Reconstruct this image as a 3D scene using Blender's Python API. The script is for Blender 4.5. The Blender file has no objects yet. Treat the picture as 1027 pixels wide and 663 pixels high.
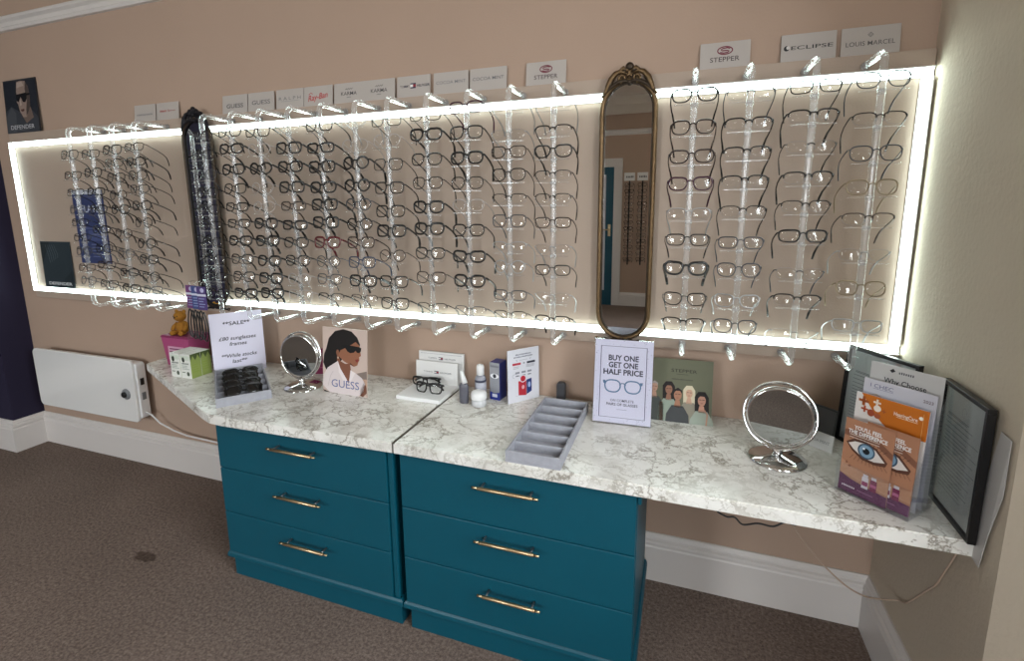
import bpy, bmesh, math, random
from mathutils import Vector, Matrix
random.seed(7)
PI = math.pi
scene = bpy.context.scene
COL = scene.collection

# ------------------------------------------------------------------ materials
def lin(h):
    h = h.lstrip('#')
    out = []
    for i in (0, 2, 4):
        c = int(h[i:i+2], 16) / 255
        out.append(c/12.92 if c <= .04045 else ((c+.055)/1.055)**2.4)
    return (*out, 1)

_M = {}
def mat(name, hexc='#808080', rough=.5, metal=0, spec=.5, coat=0, noise=0, nscale=40, bump=0, bscale=60):
    if name in _M: return _M[name]
    m = bpy.data.materials.new(name); m.use_nodes = True
    nt = m.node_tree; b = nt.nodes['Principled BSDF']
    b.inputs['Base Color'].default_value = lin(hexc)
    b.inputs['Roughness'].default_value = rough
    b.inputs['Metallic'].default_value = metal
    b.inputs['Specular IOR Level'].default_value = spec
    b.inputs['Coat Weight'].default_value = coat
    if noise or bump:
        tc = nt.nodes.new('ShaderNodeTexCoord')
    if noise:
        n = nt.nodes.new('ShaderNodeTexNoise'); n.inputs['Scale'].default_value = nscale; n.inputs['Detail'].default_value = 6
        nt.links.new(tc.outputs['Object'], n.inputs['Vector'])
        mx = nt.nodes.new('ShaderNodeMix'); mx.data_type = 'RGBA'
        c = lin(hexc)
        mx.inputs[6].default_value = (*[x*(1-noise) for x in c[:3]], 1)
        mx.inputs[7].default_value = (*[min(1, x*(1+noise)) for x in c[:3]], 1)
        nt.links.new(n.outputs['Fac'], mx.inputs[0]); nt.links.new(mx.outputs[2], b.inputs['Base Color'])
    if bump:
        n2 = nt.nodes.new('ShaderNodeTexNoise'); n2.inputs['Scale'].default_value = bscale; n2.inputs['Detail'].default_value = 4
        nt.links.new(tc.outputs['Object'], n2.inputs['Vector'])
        bp = nt.nodes.new('ShaderNodeBump'); bp.inputs['Strength'].default_value = bump; bp.inputs['Distance'].default_value = .004
        nt.links.new(n2.outputs['Fac'], bp.inputs['Height']); nt.links.new(bp.outputs[0], b.inputs['Normal'])
    _M[name] = m
    return m

def ink(h):
    h = h.lower()
    return mat('ink_' + h.lstrip('#'), h, .55, spec=.3)

def emis(name, hexc, s):
    m = bpy.data.materials.new(name); m.use_nodes = True
    nt = m.node_tree; nt.nodes.clear()
    e = nt.nodes.new('ShaderNodeEmission'); o = nt.nodes.new('ShaderNodeOutputMaterial')
    e.inputs[0].default_value = lin(hexc); e.inputs[1].default_value = s
    nt.links.new(e.outputs[0], o.inputs[0]); return m

def clear(name, tint=(1, 1, 1, 1), ior=1.5, glassmix=0.0, rough=.02, gloss_tint=(1, 1, 1, 1), haze=0, power=5):
    """thin clear plastic / glass: see-through with a reflecting surface, some of it refracting"""
    m = bpy.data.materials.new(name); m.use_nodes = True
    nt = m.node_tree; nt.nodes.clear()
    t = nt.nodes.new('ShaderNodeBsdfTransparent'); t.inputs[0].default_value = tint
    g = nt.nodes.new('ShaderNodeBsdfGlossy'); g.inputs['Roughness'].default_value = rough; g.inputs[0].default_value = gloss_tint
    lw = nt.nodes.new('ShaderNodeLayerWeight'); pw = nt.nodes.new('ShaderNodeMath'); pw.operation = 'POWER'; pw.inputs[1].default_value = power
    nt.links.new(lw.outputs['Facing'], pw.inputs[0])
    lw.inputs['Blend'].default_value = .5
    f0 = ((ior-1)/(ior+1))**2
    f = nt.nodes.new('ShaderNodeMath'); f.operation = 'MULTIPLY_ADD'; f.inputs[1].default_value = 1-f0; f.inputs[2].default_value = f0
    nt.links.new(pw.outputs[0], f.inputs[0])
    mx = nt.nodes.new('ShaderNodeMixShader'); o = nt.nodes.new('ShaderNodeOutputMaterial')
    nt.links.new(f.outputs[0], mx.inputs[0]); nt.links.new(t.outputs[0], mx.inputs[1]); nt.links.new(g.outputs[0], mx.inputs[2])
    last = mx
    if haze:
        df = nt.nodes.new('ShaderNodeBsdfDiffuse'); m3 = nt.nodes.new('ShaderNodeMixShader'); m3.inputs[0].default_value = haze
        nt.links.new(last.outputs[0], m3.inputs[1]); nt.links.new(df.outputs[0], m3.inputs[2]); last = m3
    if glassmix:
        gl = nt.nodes.new('ShaderNodeBsdfGlass'); gl.inputs['IOR'].default_value = 1.45; gl.inputs['Roughness'].default_value = .03
        gl.inputs[0].default_value = tint
        m2 = nt.nodes.new('ShaderNodeMixShader'); m2.inputs[0].default_value = glassmix
        nt.links.new(mx.outputs[0], m2.inputs[1]); nt.links.new(gl.outputs[0], m2.inputs[2]); last = m2
    nt.links.new(last.outputs[0], o.inputs[0]); return m

WALL = mat('wall_paint', '#af9786', .85, spec=.2, noise=.04, nscale=3, bump=.15, bscale=120)
WALLR = mat('wall_paint_textured', '#c4b7a5', .85, spec=.2, noise=.05, nscale=4, bump=.5, bscale=70)
BOARD = mat('board_paint', '#ad9b8c', .6, spec=.35, noise=.04, nscale=6, bump=.15, bscale=150)
NAVY = mat('navy_paint', '#272338', .7, spec=.2)
CEIL = mat('ceiling_paint', '#cfc6bb', .9, spec=.1)
TRIM = mat('white_gloss_paint', '#d3cdc9', .4, spec=.4, noise=.03, nscale=5)
TEAL = mat('teal_paint', '#024a5b', .42, spec=.35, noise=.06, nscale=12, bump=.05, bscale=200)
TEALD = mat('teal_door_paint', '#0f4a5c', .45)
BRASS = mat('brushed_brass', '#cfb58f', .32, metal=1, noise=.08, nscale=200)
CHROME = mat('chrome', '#d8d8d8', .06, metal=1)
VMIR = mat('vanity_mirror_silver', '#aeb3b3', 0, metal=1)
MIRROR = mat('mirror_silver', '#e6e8e8', .0, metal=1)
GILT = mat('antique_gilt', '#6d583f', .42, metal=.85, noise=.3, nscale=60, bump=.3, bscale=120)
GILTD = mat('dark_bronze', '#40352a', .45, metal=.7, noise=.3, nscale=60)
WHITEP = mat('white_plastic', '#e6e6e6', .28, spec=.5)
HEATW = mat('white_enamel', '#e3e2e0', .12, spec=.6, coat=.3)
GREYP = mat('grey_plastic', '#7d7f82', .4)
BLACKP = mat('black_plastic', '#101012', .35)
CHARC = mat('charcoal_plastic', '#3a3a3e', .5)
VELVET = mat('grey_velvet', '#a2a3ab', .95, spec=.1, noise=.18, nscale=45, bump=.4, bscale=300)
PAPER = mat('white_paper', '#dcd9ea', .5, spec=.3)
CARD = mat('white_card', '#dddcda', .45, spec=.3)
GREYCARD = mat('pale_grey_card', '#b3aba5', .45, spec=.3)
FRAMEB = mat('black_frame', '#0e0e10', .3)
ACRYL = clear('clear_acrylic', (.97, .975, .98, 1), 1.7, 0, .22, haze=.085, power=2.8)
ACRYLT = clear('clear_acrylic_sheet', (.97, .975, .985, 1), 1.5, 0, .05)
LENS = clear('lens_glass', (.975, .975, .97, 1), 1.38, 0, .015)
DARKLENS = mat('dark_lens', '#08080a', .06, spec=.7)
WGLASS = clear('window_glass', (.97, .98, .98, 1), 1.5, 0, 0)
LED = emis('led_light', '#e9fff9', 11.5)
LAMP = emis('ceiling_lamp_light', '#fff4e6', 6.0)

def carpet_mat():
    m = bpy.data.materials.new('brown_carpet'); m.use_nodes = True
    nt = m.node_tree; b = nt.nodes['Principled BSDF']; b.inputs['Roughness'].default_value = 1; b.inputs['Specular IOR Level'].default_value = .05
    tc = nt.nodes.new('ShaderNodeTexCoord')
    n = nt.nodes.new('ShaderNodeTexNoise'); n.inputs['Scale'].default_value = 85; n.inputs['Detail'].default_value = 9; n.inputs['Roughness'].default_value = .85
    nt.links.new(tc.outputs['Object'], n.inputs['Vector'])
    r = nt.nodes.new('ShaderNodeValToRGB'); nt.links.new(n.outputs['Fac'], r.inputs[0])
    e = r.color_ramp.elements
    e[0].position = .33; e[0].color = lin('#423730'); e[1].position = .68; e[1].color = lin('#a39489')
    k = e.new(.5); k.color = lin('#776860')
    n3 = nt.nodes.new('ShaderNodeTexNoise'); n3.inputs['Scale'].default_value = 2.5; n3.inputs['Detail'].default_value = 5
    nt.links.new(tc.outputs['Object'], n3.inputs['Vector'])
    mx = nt.nodes.new('ShaderNodeMix'); mx.data_type = 'RGBA'; mx.blend_type = 'MULTIPLY'; mx.inputs[0].default_value = .5
    r3 = nt.nodes.new('ShaderNodeValToRGB'); r3.color_ramp.elements[0].position = .3; r3.color_ramp.elements[0].color = (.7, .7, .7, 1); r3.color_ramp.elements[1].position = .7
    nt.links.new(n3.outputs['Fac'], r3.inputs[0])
    nt.links.new(r.outputs[0], mx.inputs[6]); nt.links.new(r3.outputs[0], mx.inputs[7])
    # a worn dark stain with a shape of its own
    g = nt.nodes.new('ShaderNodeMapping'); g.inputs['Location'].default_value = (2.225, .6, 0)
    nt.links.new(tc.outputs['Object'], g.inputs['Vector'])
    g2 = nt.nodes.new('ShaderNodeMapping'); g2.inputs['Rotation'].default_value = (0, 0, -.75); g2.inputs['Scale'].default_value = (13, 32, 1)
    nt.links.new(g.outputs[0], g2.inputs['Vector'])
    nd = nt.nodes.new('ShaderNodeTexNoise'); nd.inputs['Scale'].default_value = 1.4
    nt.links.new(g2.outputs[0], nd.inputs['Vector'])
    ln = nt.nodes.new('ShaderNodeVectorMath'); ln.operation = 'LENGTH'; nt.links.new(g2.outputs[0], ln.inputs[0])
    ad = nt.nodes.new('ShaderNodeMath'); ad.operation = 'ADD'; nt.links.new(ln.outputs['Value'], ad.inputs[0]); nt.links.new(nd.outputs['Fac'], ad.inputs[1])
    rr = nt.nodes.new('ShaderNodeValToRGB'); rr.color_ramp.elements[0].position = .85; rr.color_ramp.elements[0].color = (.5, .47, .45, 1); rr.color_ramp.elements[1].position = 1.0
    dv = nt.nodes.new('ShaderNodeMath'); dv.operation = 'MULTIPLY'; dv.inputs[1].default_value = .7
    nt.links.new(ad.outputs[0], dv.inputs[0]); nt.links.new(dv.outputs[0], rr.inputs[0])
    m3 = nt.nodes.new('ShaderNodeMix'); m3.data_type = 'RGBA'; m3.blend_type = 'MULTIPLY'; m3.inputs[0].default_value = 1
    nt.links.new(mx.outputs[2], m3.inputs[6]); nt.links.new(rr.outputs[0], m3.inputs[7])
    nt.links.new(m3.outputs[2], b.inputs['Base Color'])
    bp = nt.nodes.new('ShaderNodeBump'); bp.inputs['Strength'].default_value = .06; bp.inputs['Distance'].default_value = .004
    nt.links.new(n.outputs['Fac'], bp.inputs['Height']); nt.links.new(bp.outputs[0], b.inputs['Normal'])
    return m

def marble_mat():
    m = bpy.data.materials.new('white_marble'); m.use_nodes = True
    nt = m.node_tree; b = nt.nodes['Principled BSDF']; b.inputs['Roughness'].default_value = .22; b.inputs['Specular IOR Level'].default_value = .5
    L = nt.links.new
    tc = nt.nodes.new('ShaderNodeTexCoord')
    w = nt.nodes.new('ShaderNodeTexNoise'); w.inputs['Scale'].default_value = 5; w.inputs['Detail'].default_value = 6; w.inputs['Roughness'].default_value = .62
    L(tc.outputs['Object'], w.inputs['Vector'])
    sb = nt.nodes.new('ShaderNodeVectorMath'); sb.operation = 'SUBTRACT'; sb.inputs[1].default_value = (.5, .5, .5); L(w.outputs['Color'], sb.inputs[0])
    def veins(scale, warp, p0, p1, dark, off):
        sc = nt.nodes.new('ShaderNodeVectorMath'); sc.operation = 'SCALE'; sc.inputs['Scale'].default_value = warp; L(sb.outputs[0], sc.inputs[0])
        ad = nt.nodes.new('ShaderNodeVectorMath'); ad.operation = 'ADD'; L(tc.outputs['Object'], ad.inputs[0]); L(sc.outputs[0], ad.inputs[1])
        mp = nt.nodes.new('ShaderNodeMapping'); mp.inputs['Location'].default_value = off; mp.inputs['Rotation'].default_value = (0, 0, .5); mp.inputs['Scale'].default_value = (1, 1.7, 1); L(ad.outputs[0], mp.inputs['Vector'])
        v = nt.nodes.new('ShaderNodeTexVoronoi'); v.feature = 'DISTANCE_TO_EDGE'; v.inputs['Scale'].default_value = scale; L(mp.outputs[0], v.inputs['Vector'])
        r = nt.nodes.new('ShaderNodeValToRGB'); r.color_ramp.elements[0].position = p0; r.color_ramp.elements[0].color = (dark, dark, dark, 1); r.color_ramp.elements[1].position = p1; r.color_ramp.elements[1].color = (1, 1, 1, 1)
        L(v.outputs['Distance'], r.inputs[0]); return r
    v1 = veins(6, .42, .0, .055, .0, (0, 0, 0)); v2 = veins(14, .30, .0, .045, .45, (3, 1, 0))
    mu = nt.nodes.new('ShaderNodeMath'); mu.operation = 'MULTIPLY'; L(v1.outputs[0], mu.inputs[0]); L(v2.outputs[0], mu.inputs[1])
    # patches where the veins fade out
    pn = nt.nodes.new('ShaderNodeTexNoise'); pn.inputs['Scale'].default_value = 6; pn.inputs['Detail'].default_value = 3; L(tc.outputs['Object'], pn.inputs['Vector'])
    pr = nt.nodes.new('ShaderNodeValToRGB'); pr.color_ramp.elements[0].position = .36; pr.color_ramp.elements[0].color = (.85, .85, .85, 1); pr.color_ramp.elements[1].position = .60; pr.color_ramp.elements[1].color = (0, 0, 0, 1); L(pn.outputs['Fac'], pr.inputs[0])
    mxv = nt.nodes.new('ShaderNodeMath'); mxv.operation = 'MAXIMUM'; L(mu.outputs[0], mxv.inputs[0]); L(pr.outputs[0], mxv.inputs[1])
    cr = nt.nodes.new('ShaderNodeValToRGB'); e = cr.color_ramp.elements
    e[0].position = 0; e[0].color = lin('#968f86'); e[1].position = 1; e[1].color = lin('#e9e7e2')
    k = e.new(.5); k.color = lin('#cbc7bf')
    L(mxv.outputs[0], cr.inputs[0])
    n = nt.nodes.new('ShaderNodeTexNoise'); n.inputs['Scale'].default_value = 9; n.inputs['Detail'].default_value = 6; L(tc.outputs['Object'], n.inputs['Vector'])
    nr = nt.nodes.new('ShaderNodeValToRGB'); nr.color_ramp.elements[0].position = .3; nr.color_ramp.elements[0].color = (.80, .79, .77, 1); nr.color_ramp.elements[1].position = .56; L(n.outputs['Fac'], nr.inputs[0])
    mm = nt.nodes.new('ShaderNodeMix'); mm.data_type = 'RGBA'; mm.blend_type = 'MULTIPLY'; mm.inputs[0].default_value = 1
    L(cr.outputs[0], mm.inputs[6]); L(nr.outputs[0], mm.inputs[7]); L(mm.outputs[2], b.inputs['Base Color'])
    return m
CARPET = carpet_mat(); MARBLE = marble_mat()

# ------------------------------------------------------------------ mesh helper
class MB:
    def __init__(s): s.bm = bmesh.new(); s.mats = []
    def mi(s, m):
        if m not in s.mats: s.mats.append(m)
        return s.mats.index(m)
    def face(s, vs, m, smooth=False):
        try: f = s.bm.faces.new(vs)
        except ValueError: return
        f.material_index = s.mi(m); f.smooth = smooth; return f
    def box(s, a, b, m, bev=0, xf=None):
        x0, y0, z0 = [min(a[i], b[i]) for i in range(3)]; x1, y1, z1 = [max(a[i], b[i]) for i in range(3)]
        t = bmesh.new()
        v = [t.verts.new(p) for p in ((x0,y0,z0),(x1,y0,z0),(x1,y1,z0),(x0,y1,z0),(x0,y0,z1),(x1,y0,z1),(x1,y1,z1),(x0,y1,z1))]
        for q in ((0,3,2,1),(4,5,6,7),(0,1,5,4),(1,2,6,5),(2,3,7,6),(3,0,4,7)): t.faces.new([v[i] for i in q])
        if bev: bmesh.ops.bevel(t, geom=t.edges[:], offset=bev, segments=2, affect='EDGES', profile=.5)
        s.join(t, m, xf)
    def join(s, t, m, xf=None, smooth=False):
        mp = {}
        for v in t.verts: mp[v] = s.bm.verts.new(xf @ v.co if xf else v.co)
        for f in t.faces: s.face([mp[v] for v in f.verts], m, smooth or f.smooth)
        t.free()
    def tube(s, pts, r, m, n=8, closed=False, caps=True, flat=1.0, up=None, smooth=True):
        P = [Vector(p) for p in pts]; N = len(P)
        R = r if isinstance(r, (list, tuple)) else [r]*N
        tan = []
        for i in range(N):
            a = P[(i-1) % N] if closed or i > 0 else P[i]; b = P[(i+1) % N] if closed or i < N-1 else P[i]
            d = (b-a); tan.append(d.normalized() if d.length > 1e-9 else Vector((0,0,1)))
        u = Vector(up) if up else (Vector((0,0,1)) if abs(tan[0].z) < .9 else Vector((0,1,0)))
        rings = []
        for i in range(N):
            t = tan[i]
            if up: u = Vector(up)
            x = (u - t*u.dot(t))
            if x.length < 1e-6: x = Vector((1,0,0)) - t*t.x
            x.normalize(); u = x; y = t.cross(x)
            rings.append([s.bm.verts.new(P[i] + (x*math.cos(2*PI*k/n)*flat + y*math.sin(2*PI*k/n))*R[i]) for k in range(n)])
        for i in range(N if closed else N-1):
            A, B = rings[i], rings[(i+1) % N]
            for k in range(n): s.face([A[k], A[(k+1)%n], B[(k+1)%n], B[k]], m, smooth)
        if caps and not closed:
            s.face(rings[0][::-1], m); s.face(rings[-1], m)
    def lathe(s, prof, m, c=(0,0,0), n=28, xf=None, smooth=True, sx=1, sy=1):
        rings = []
        for r, z in prof:
            if r < 1e-6:
                p = Vector((0,0,z)); p = (xf @ p if xf else p) + Vector(c); rings.append([s.bm.verts.new(p)])
            else:
                ring = []
                for k in range(n):
                    p = Vector((r*sx*math.cos(2*PI*k/n), r*sy*math.sin(2*PI*k/n), z))
                    ring.append(s.bm.verts.new((xf @ p if xf else p) + Vector(c)))
                rings.append(ring)
        for A, B in zip(rings, rings[1:]):
            for k in range(n):
                if len(A) == 1 and len(B) == 1: continue
                if len(A) == 1: s.face([A[0], B[(k+1)%n], B[k]][::-1], m, smooth)
                elif len(B) == 1: s.face([A[k], A[(k+1)%n], B[0]], m, smooth)
                else: s.face([A[k], A[(k+1)%n], B[(k+1)%n], B[k]], m, smooth)
        if len(rings[0]) > 1: s.face(rings[0][::-1], m)
        if len(rings[-1]) > 1: s.face(rings[-1], m)
    def prism(s, poly, z0, z1, m):
        A = [s.bm.verts.new((x, y, z0)) for x, y in poly]; B = [s.bm.verts.new((x, y, z1)) for x, y in poly]
        n = len(poly)
        s.face(A[::-1], m); s.face(B, m)
        for i in range(n): s.face([A[i], A[(i+1)%n], B[(i+1)%n], B[i]], m)
    def sweep(s, prof, path, m):
        """profile (out, z) swept along a horizontal path; out is to the right of travel, mitred at corners"""
        P = [Vector((p[0], p[1])) for p in path]; rings = []
        for i in range(len(P)):
            ds = []
            if i > 0: ds.append((P[i]-P[i-1]).normalized())
            if i < len(P)-1: ds.append((P[i+1]-P[i]).normalized())
            ns = [Vector((d.y, -d.x)) for d in ds]
            nn = ns[0] if len(ns) == 1 else (ns[0]+ns[1]) / max(.2, 1+ns[0].dot(ns[1]))
            rings.append([s.bm.verts.new((P[i].x+nn.x*o, P[i].y+nn.y*o, z)) for o, z in prof])
        k = len(prof)
        for A, B in zip(rings, rings[1:]):
            for i in range(k): s.face([A[i], A[(i+1)%k], B[(i+1)%k], B[i]], m)
        s.face(rings[0][::-1], m); s.face(rings[-1], m)
    def ellipsoid(s, c, r, m, n=16, xf=None):
        t = bmesh.new(); bmesh.ops.create_uvsphere(t, u_segments=n, v_segments=max(6, n//2+2), radius=1)
        M = Matrix.Translation(c) @ (xf or Matrix()) @ Matrix.Diagonal((*r, 1))
        s.join(t, m, M, True)
    def mesh(s, name):
        bmesh.ops.recalc_face_normals(s.bm, faces=[f for f in s.bm.faces if not f.tag])
        me = bpy.data.meshes.new(name); s.bm.to_mesh(me); s.bm.free()
        for m in s.mats: me.materials.append(m)
        return me
    def build(s, name, parent=None, loc=None, rot=None):
        return link(name, s.mesh(name), parent, loc, rot)

def link(name, data, parent=None, loc=None, rot=None):
    o = bpy.data.objects.new(name, data); COL.objects.link(o)
    if parent: o.parent = parent
    if loc: o.location = loc
    if rot: o.rotation_euler = rot
    return o
def tag(o, label, cat, group=None):
    o['label'] = label; o['category'] = cat
    if group: o['group'] = group
    return o
def thing(name, label, cat, loc=(0,0,0), rot=(0,0,0), group=None):
    o = link(name, None, None, loc, rot); o.empty_display_size = .05
    return tag(o, label, cat, group)
def struct(o): o['kind'] = 'structure'; return o

# ------------------------------------------------------------------ printed art (flat ink on a face looking to -y)
_TX = {}
def text_polys(body, bold, res=3):
    if 'M' in body: bold = min(bold, .003)
    k = (body, bold)
    if k in _TX: return _TX[k]
    cu = bpy.data.curves.new('t', 'FONT'); cu.body = body; cu.size = 1; cu.resolution_u = res; cu.offset = bold
    o = bpy.data.objects.new('t', cu); COL.objects.link(o)
    dg = bpy.context.evaluated_depsgraph_get(); ev = o.evaluated_get(dg); me = ev.to_mesh()
    vs = [(v.co.x, v.co.y) for v in me.vertices]; fs = [tuple(p.vertices) for p in me.polygons]
    ev.to_mesh_clear(); bpy.data.objects.remove(o); bpy.data.curves.remove(cu)
    _TX[k] = (vs, fs); return _TX[k]

def bars(a, cx, cz, h, w, c, n=8, seed=1):
    """lettering too small to read in the photograph: a row of letter-sized ticks"""
    r = random.Random(seed); p = w/n
    for i in range(n):
        x = cx-w/2+p*i; hh = h*r.uniform(.75, 1)
        a.rect(x, cz-h/2, x+p*.62, cz-h/2+hh, c)

class Art:
    def __init__(s, mb, y=0., step=.00035, xf=None): s.mb, s.y, s.step, s.k, s.xf = mb, y, step, 1, xf
    def up(s): s.k += 1; return s
    def _v(s, x, z):
        p = Vector((x, s.y - s.step*s.k, z)); return s.mb.bm.verts.new(s.xf @ p if s.xf else p)
    def poly(s, pts, c):
        m = c if not isinstance(c, str) else ink(c)
        a = sum(pts[i][0]*pts[(i+1)%len(pts)][1]-pts[(i+1)%len(pts)][0]*pts[i][1] for i in range(len(pts)))
        if a < 0: pts = pts[::-1]
        f = s.mb.face([s._v(*p) for p in pts], m)
        if f: f.tag = True
    def rect(s, x0, z0, x1, z1, c): s.poly([(x0,z0),(x1,z0),(x1,z1),(x0,z1)], c)
    def ell(s, cx, cz, rx, rz, c, n=20, a0=0, a1=2*PI, rot=0):
        full = abs(a1-a0) > 6.28; N = n if full else n+1; q = []
        for i in range(N):
            a = a0+(a1-a0)*i/n; x, z = rx*math.cos(a), rz*math.sin(a)
            q.append((cx+x*math.cos(rot)-z*math.sin(rot), cz+x*math.sin(rot)+z*math.cos(rot)))
        s.poly(q, c)
    def stroke(s, pts, w, c, closed=False):
        n = len(pts); m = ink(c) if isinstance(c, str) else c
        V = []
        for i in range(n):
            a = pts[(i-1)%n] if closed or i > 0 else pts[i]; b = pts[(i+1)%n] if closed or i < n-1 else pts[i]
            dx, dz = b[0]-a[0], b[1]-a[1]; l = math.hypot(dx, dz) or 1
            nx, nz = -dz/l*w/2, dx/l*w/2
            V.append((s._v(pts[i][0]+nx, pts[i][1]+nz), s._v(pts[i][0]-nx, pts[i][1]-nz)))
        for i in range(n if closed else n-1):
            a, b = V[i], V[(i+1)%n]
            f = s.mb.face([a[1], b[1], b[0], a[0]], m)
            if f: f.tag = True
    def frame(s, x0, z0, x1, z1, w, c): s.stroke([(x0,z0),(x1,z0),(x1,z1),(x0,z1)], w, c, True)
    def text(s, body, cx, cz, h, c, width=None, bold=0, shear=0, rot=0, align='c'):
        vs, fs = text_polys(body, bold)
        if not vs: return
        x0 = min(v[0] for v in vs); x1 = max(v[0] for v in vs)
        z0 = min(v[1] for v in vs); z1 = max(v[1] for v in vs)
        kz = h/(.72); kx = kz if width is None else width/max(1e-6, x1-x0)
        mx = (x0+x1)/2 if align == 'c' else x0
        m = ink(c) if isinstance(c, str) else c
        V = []
        for x, z in vs:
            zz = (z-.36)*kz; xx = (x-mx)*kx + shear*zz
            V.append(s._v(cx+xx*math.cos(rot)-zz*math.sin(rot), cz+xx*math.sin(rot)+zz*math.cos(rot)))
        for f in fs:
            g = s.mb.face([V[i] for i in f], m)
            if g: g.tag = True
    def lines(s, x0, x1, z0, z1, n, c, w, seed=1, ragged=.3):
        r = random.Random(seed)
        for i in range(n):
            z = z1-(z1-z0)*i/max(1, n-1); e = x1-(x1-x0)*r.random()*ragged
            s.rect(x0, z-w/2, e, z+w/2, c)

def card_mb(w, h, t, m, art=None, z0=0):
    mb = MB(); mb.box((-w/2, 0, z0), (w/2, t, z0+h), m)
    if art: art(Art(mb))
    return mb
def card(name, label, cat, w, h, t, loc, rotz, lean, m, art=None, group=None):
    o = card_mb(w, h, t, m, art).build(name, None, loc, (-math.radians(lean), 0, math.radians(rotz)))
    return tag(o, label, cat, group)

# ------------------------------------------------------------------ the room
XR, XL, YF, ZC = .689, -5.0, -5.83, 3.10     # right wall, left wall, far wall behind the viewer, ceiling
XP, YP = -4.026, -.167                        # navy wall that steps forward at the left
ZT = .744                                     # counter top

mb = MB(); mb.box((XL-.1, YF-.1, -.1), (1.6, .1, 0), CARPET); struct(mb.build('floor'))
mb = MB(); mb.box((XL-.1, YF-.1, ZC), (1.6, .1, ZC+.1), CEIL); struct(mb.build('ceiling'))
mb = MB(); mb.box((XL-.1, 0, 0), (XR+.3, .1, ZC), WALL); struct(mb.build('wall_back'))
mb = MB(); mb.box((XL-.1, YP, 0), (XP, 0, ZC), NAVY); struct(mb.build('wall_left_return'))
mb = MB(); mb.box((XL-.1, -2.75, 0), (XL, YP, ZC), NAVY); mb.box((XL-.1, YF, 0), (XL, -2.75, ZC), mat('pale_grey_paint', '#b9b9bb', .8)); struct(mb.build('wall_left'))
# right wall: a plain stretch by the counter, then a splayed reveal and a window
mb = MB()
mb.prism([(XR, 0), (XR, -.655), (.95, -.98), (1.1, -.98), (1.1, 0)], 0, ZC, WALLR)
WX, WY0, WY1, WZ0, WZ1 = .95, -1.10, -2.45, .85, 2.55
mb.box((WX, -.98, 0), (WX+.15, WY0, ZC), WALLR); mb.box((WX, WY1, 0), (WX+.15, YF, ZC), WALLR)
mb.box((WX, WY0, 0), (WX+.15, WY1, WZ0), WALLR); mb.box((WX, WY0, WZ1), (WX+.15, WY1, ZC), WALLR)
struct(mb.build('wall_right'))
# far wall with its window
FX0, FX1, FZ0, FZ1 = -3.9, -2.3, .9, 2.55
mb = MB()
GX0, GX1 = .20, .90  # opening for the added fill window
for a, b in (((XL, 0), (FX0, ZC)), ((FX1, 0), (GX0, ZC)), ((GX1, 0), (1.1, ZC)), ((FX0, 0), (FX1, FZ0)), ((FX0, FZ1), (FX1, ZC)), ((GX0, 0), (GX1, FZ0)), ((GX0, FZ1), (GX1, ZC))):
    mb.box((a[0], YF-.15, a[1]), (b[0], YF, b[1]), WALL)
struct(mb.build('wall_front'))

def window(name, to_world, w, h):
    """sash window in local x (width), z (height), y (depth); parts under one frame"""
    f = MB(); t = .06
    for a, b in (((0,0),(w,t)), ((0,h-t),(w,h)), ((0,0),(t,h)), ((w-t,0),(w,h)), ((0,h/2-.03),(w,h/2+.03)), ((w/2-.02,0),(w/2+.02,h))):
        f.box((a[0], .02, a[1]), (b[0], .08, b[1]), TRIM)
    o = struct(f.build(name)); o.matrix_world = to_world
    g = MB(); g.box((t, .045, t), (w-t, .051, h-t), WGLASS); g.build('pane', o)
    s = MB(); s.box((-.05, -.06, -.03), (w+.05, .02, 0), TRIM, .004); s.build('sill', o)
    return o
window('window_1', Matrix.Translation((WX, WY0, WZ0)) @ Matrix.Rotation(-PI/2, 4, 'Z'), WY0-WY1, WZ1-WZ0)
window('window_2', Matrix.Translation((FX1, YF, FZ0)) @ Matrix.Rotation(PI, 4, 'Z'), FX1-FX0, FZ1-FZ0)
window('added_fill_window', Matrix.Translation((GX1, YF, FZ0)) @ Matrix.Rotation(PI, 4, 'Z'), GX1-GX0, FZ1-FZ0)  # unseen window, added to throw frontal fill on the counter side

# skirting boards: tall plain board with a moulded top
SK = [(0,0), (.022,0), (.022,.150), (.019,.156), (.019,.163), (.024,.168), (.022,.176), (.014,.182), (.014,.190), (.008,.200), (.006,.207), (0,.207)]
def skirting(name, path):
    m = MB(); m.sweep(SK, path, TRIM); struct(m.build(name))
skirting('baseboard_left', [(XL, YF+.001), (XL, YP), (XP, YP), (XP, 0), (-3.0, 0)])
skirting('baseboard_back', [(-3.0, 0), (XR, 0), (XR, -.655)])
skirting('baseboard_right', [(XR, -.655), (.95, -.98), (.95, YF)])
skirting('baseboard_front', [(.95, YF), (-.925, YF)])
# picture rail and cornice
PR = [(0,2.555), (.014,2.558), (.018,2.572), (.012,2.580), (.012,2.600), (.026,2.612), (.030,2.624), (.020,2.632), (0,2.636)]
room = [(XL, YF), (XL, YP), (XP, YP), (XP, 0), (XR, 0), (XR, -.655), (.95, -.98), (.95, YF)]
m = MB(); m.sweep(PR, [p for p in room], TRIM); struct(m.build('trim_1'))
m = MB(); m.sweep(PR, [(.95, YF), (XL, YF)], TRIM); struct(m.build('trim_2'))
CO = [(0,2.85), (.02,2.85), (.03,2.87), (.03,2.98), (.05,2.99), (.09,3.04), (.14,3.07), (.15,3.10), (0,3.10)]
m = MB(); m.sweep(CO, room, CEIL); struct(m.build('trim_3'))
m = MB(); m.sweep(CO, [(.95, YF), (XL, YF)], CEIL); struct(m.build('trim_4'))

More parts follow.
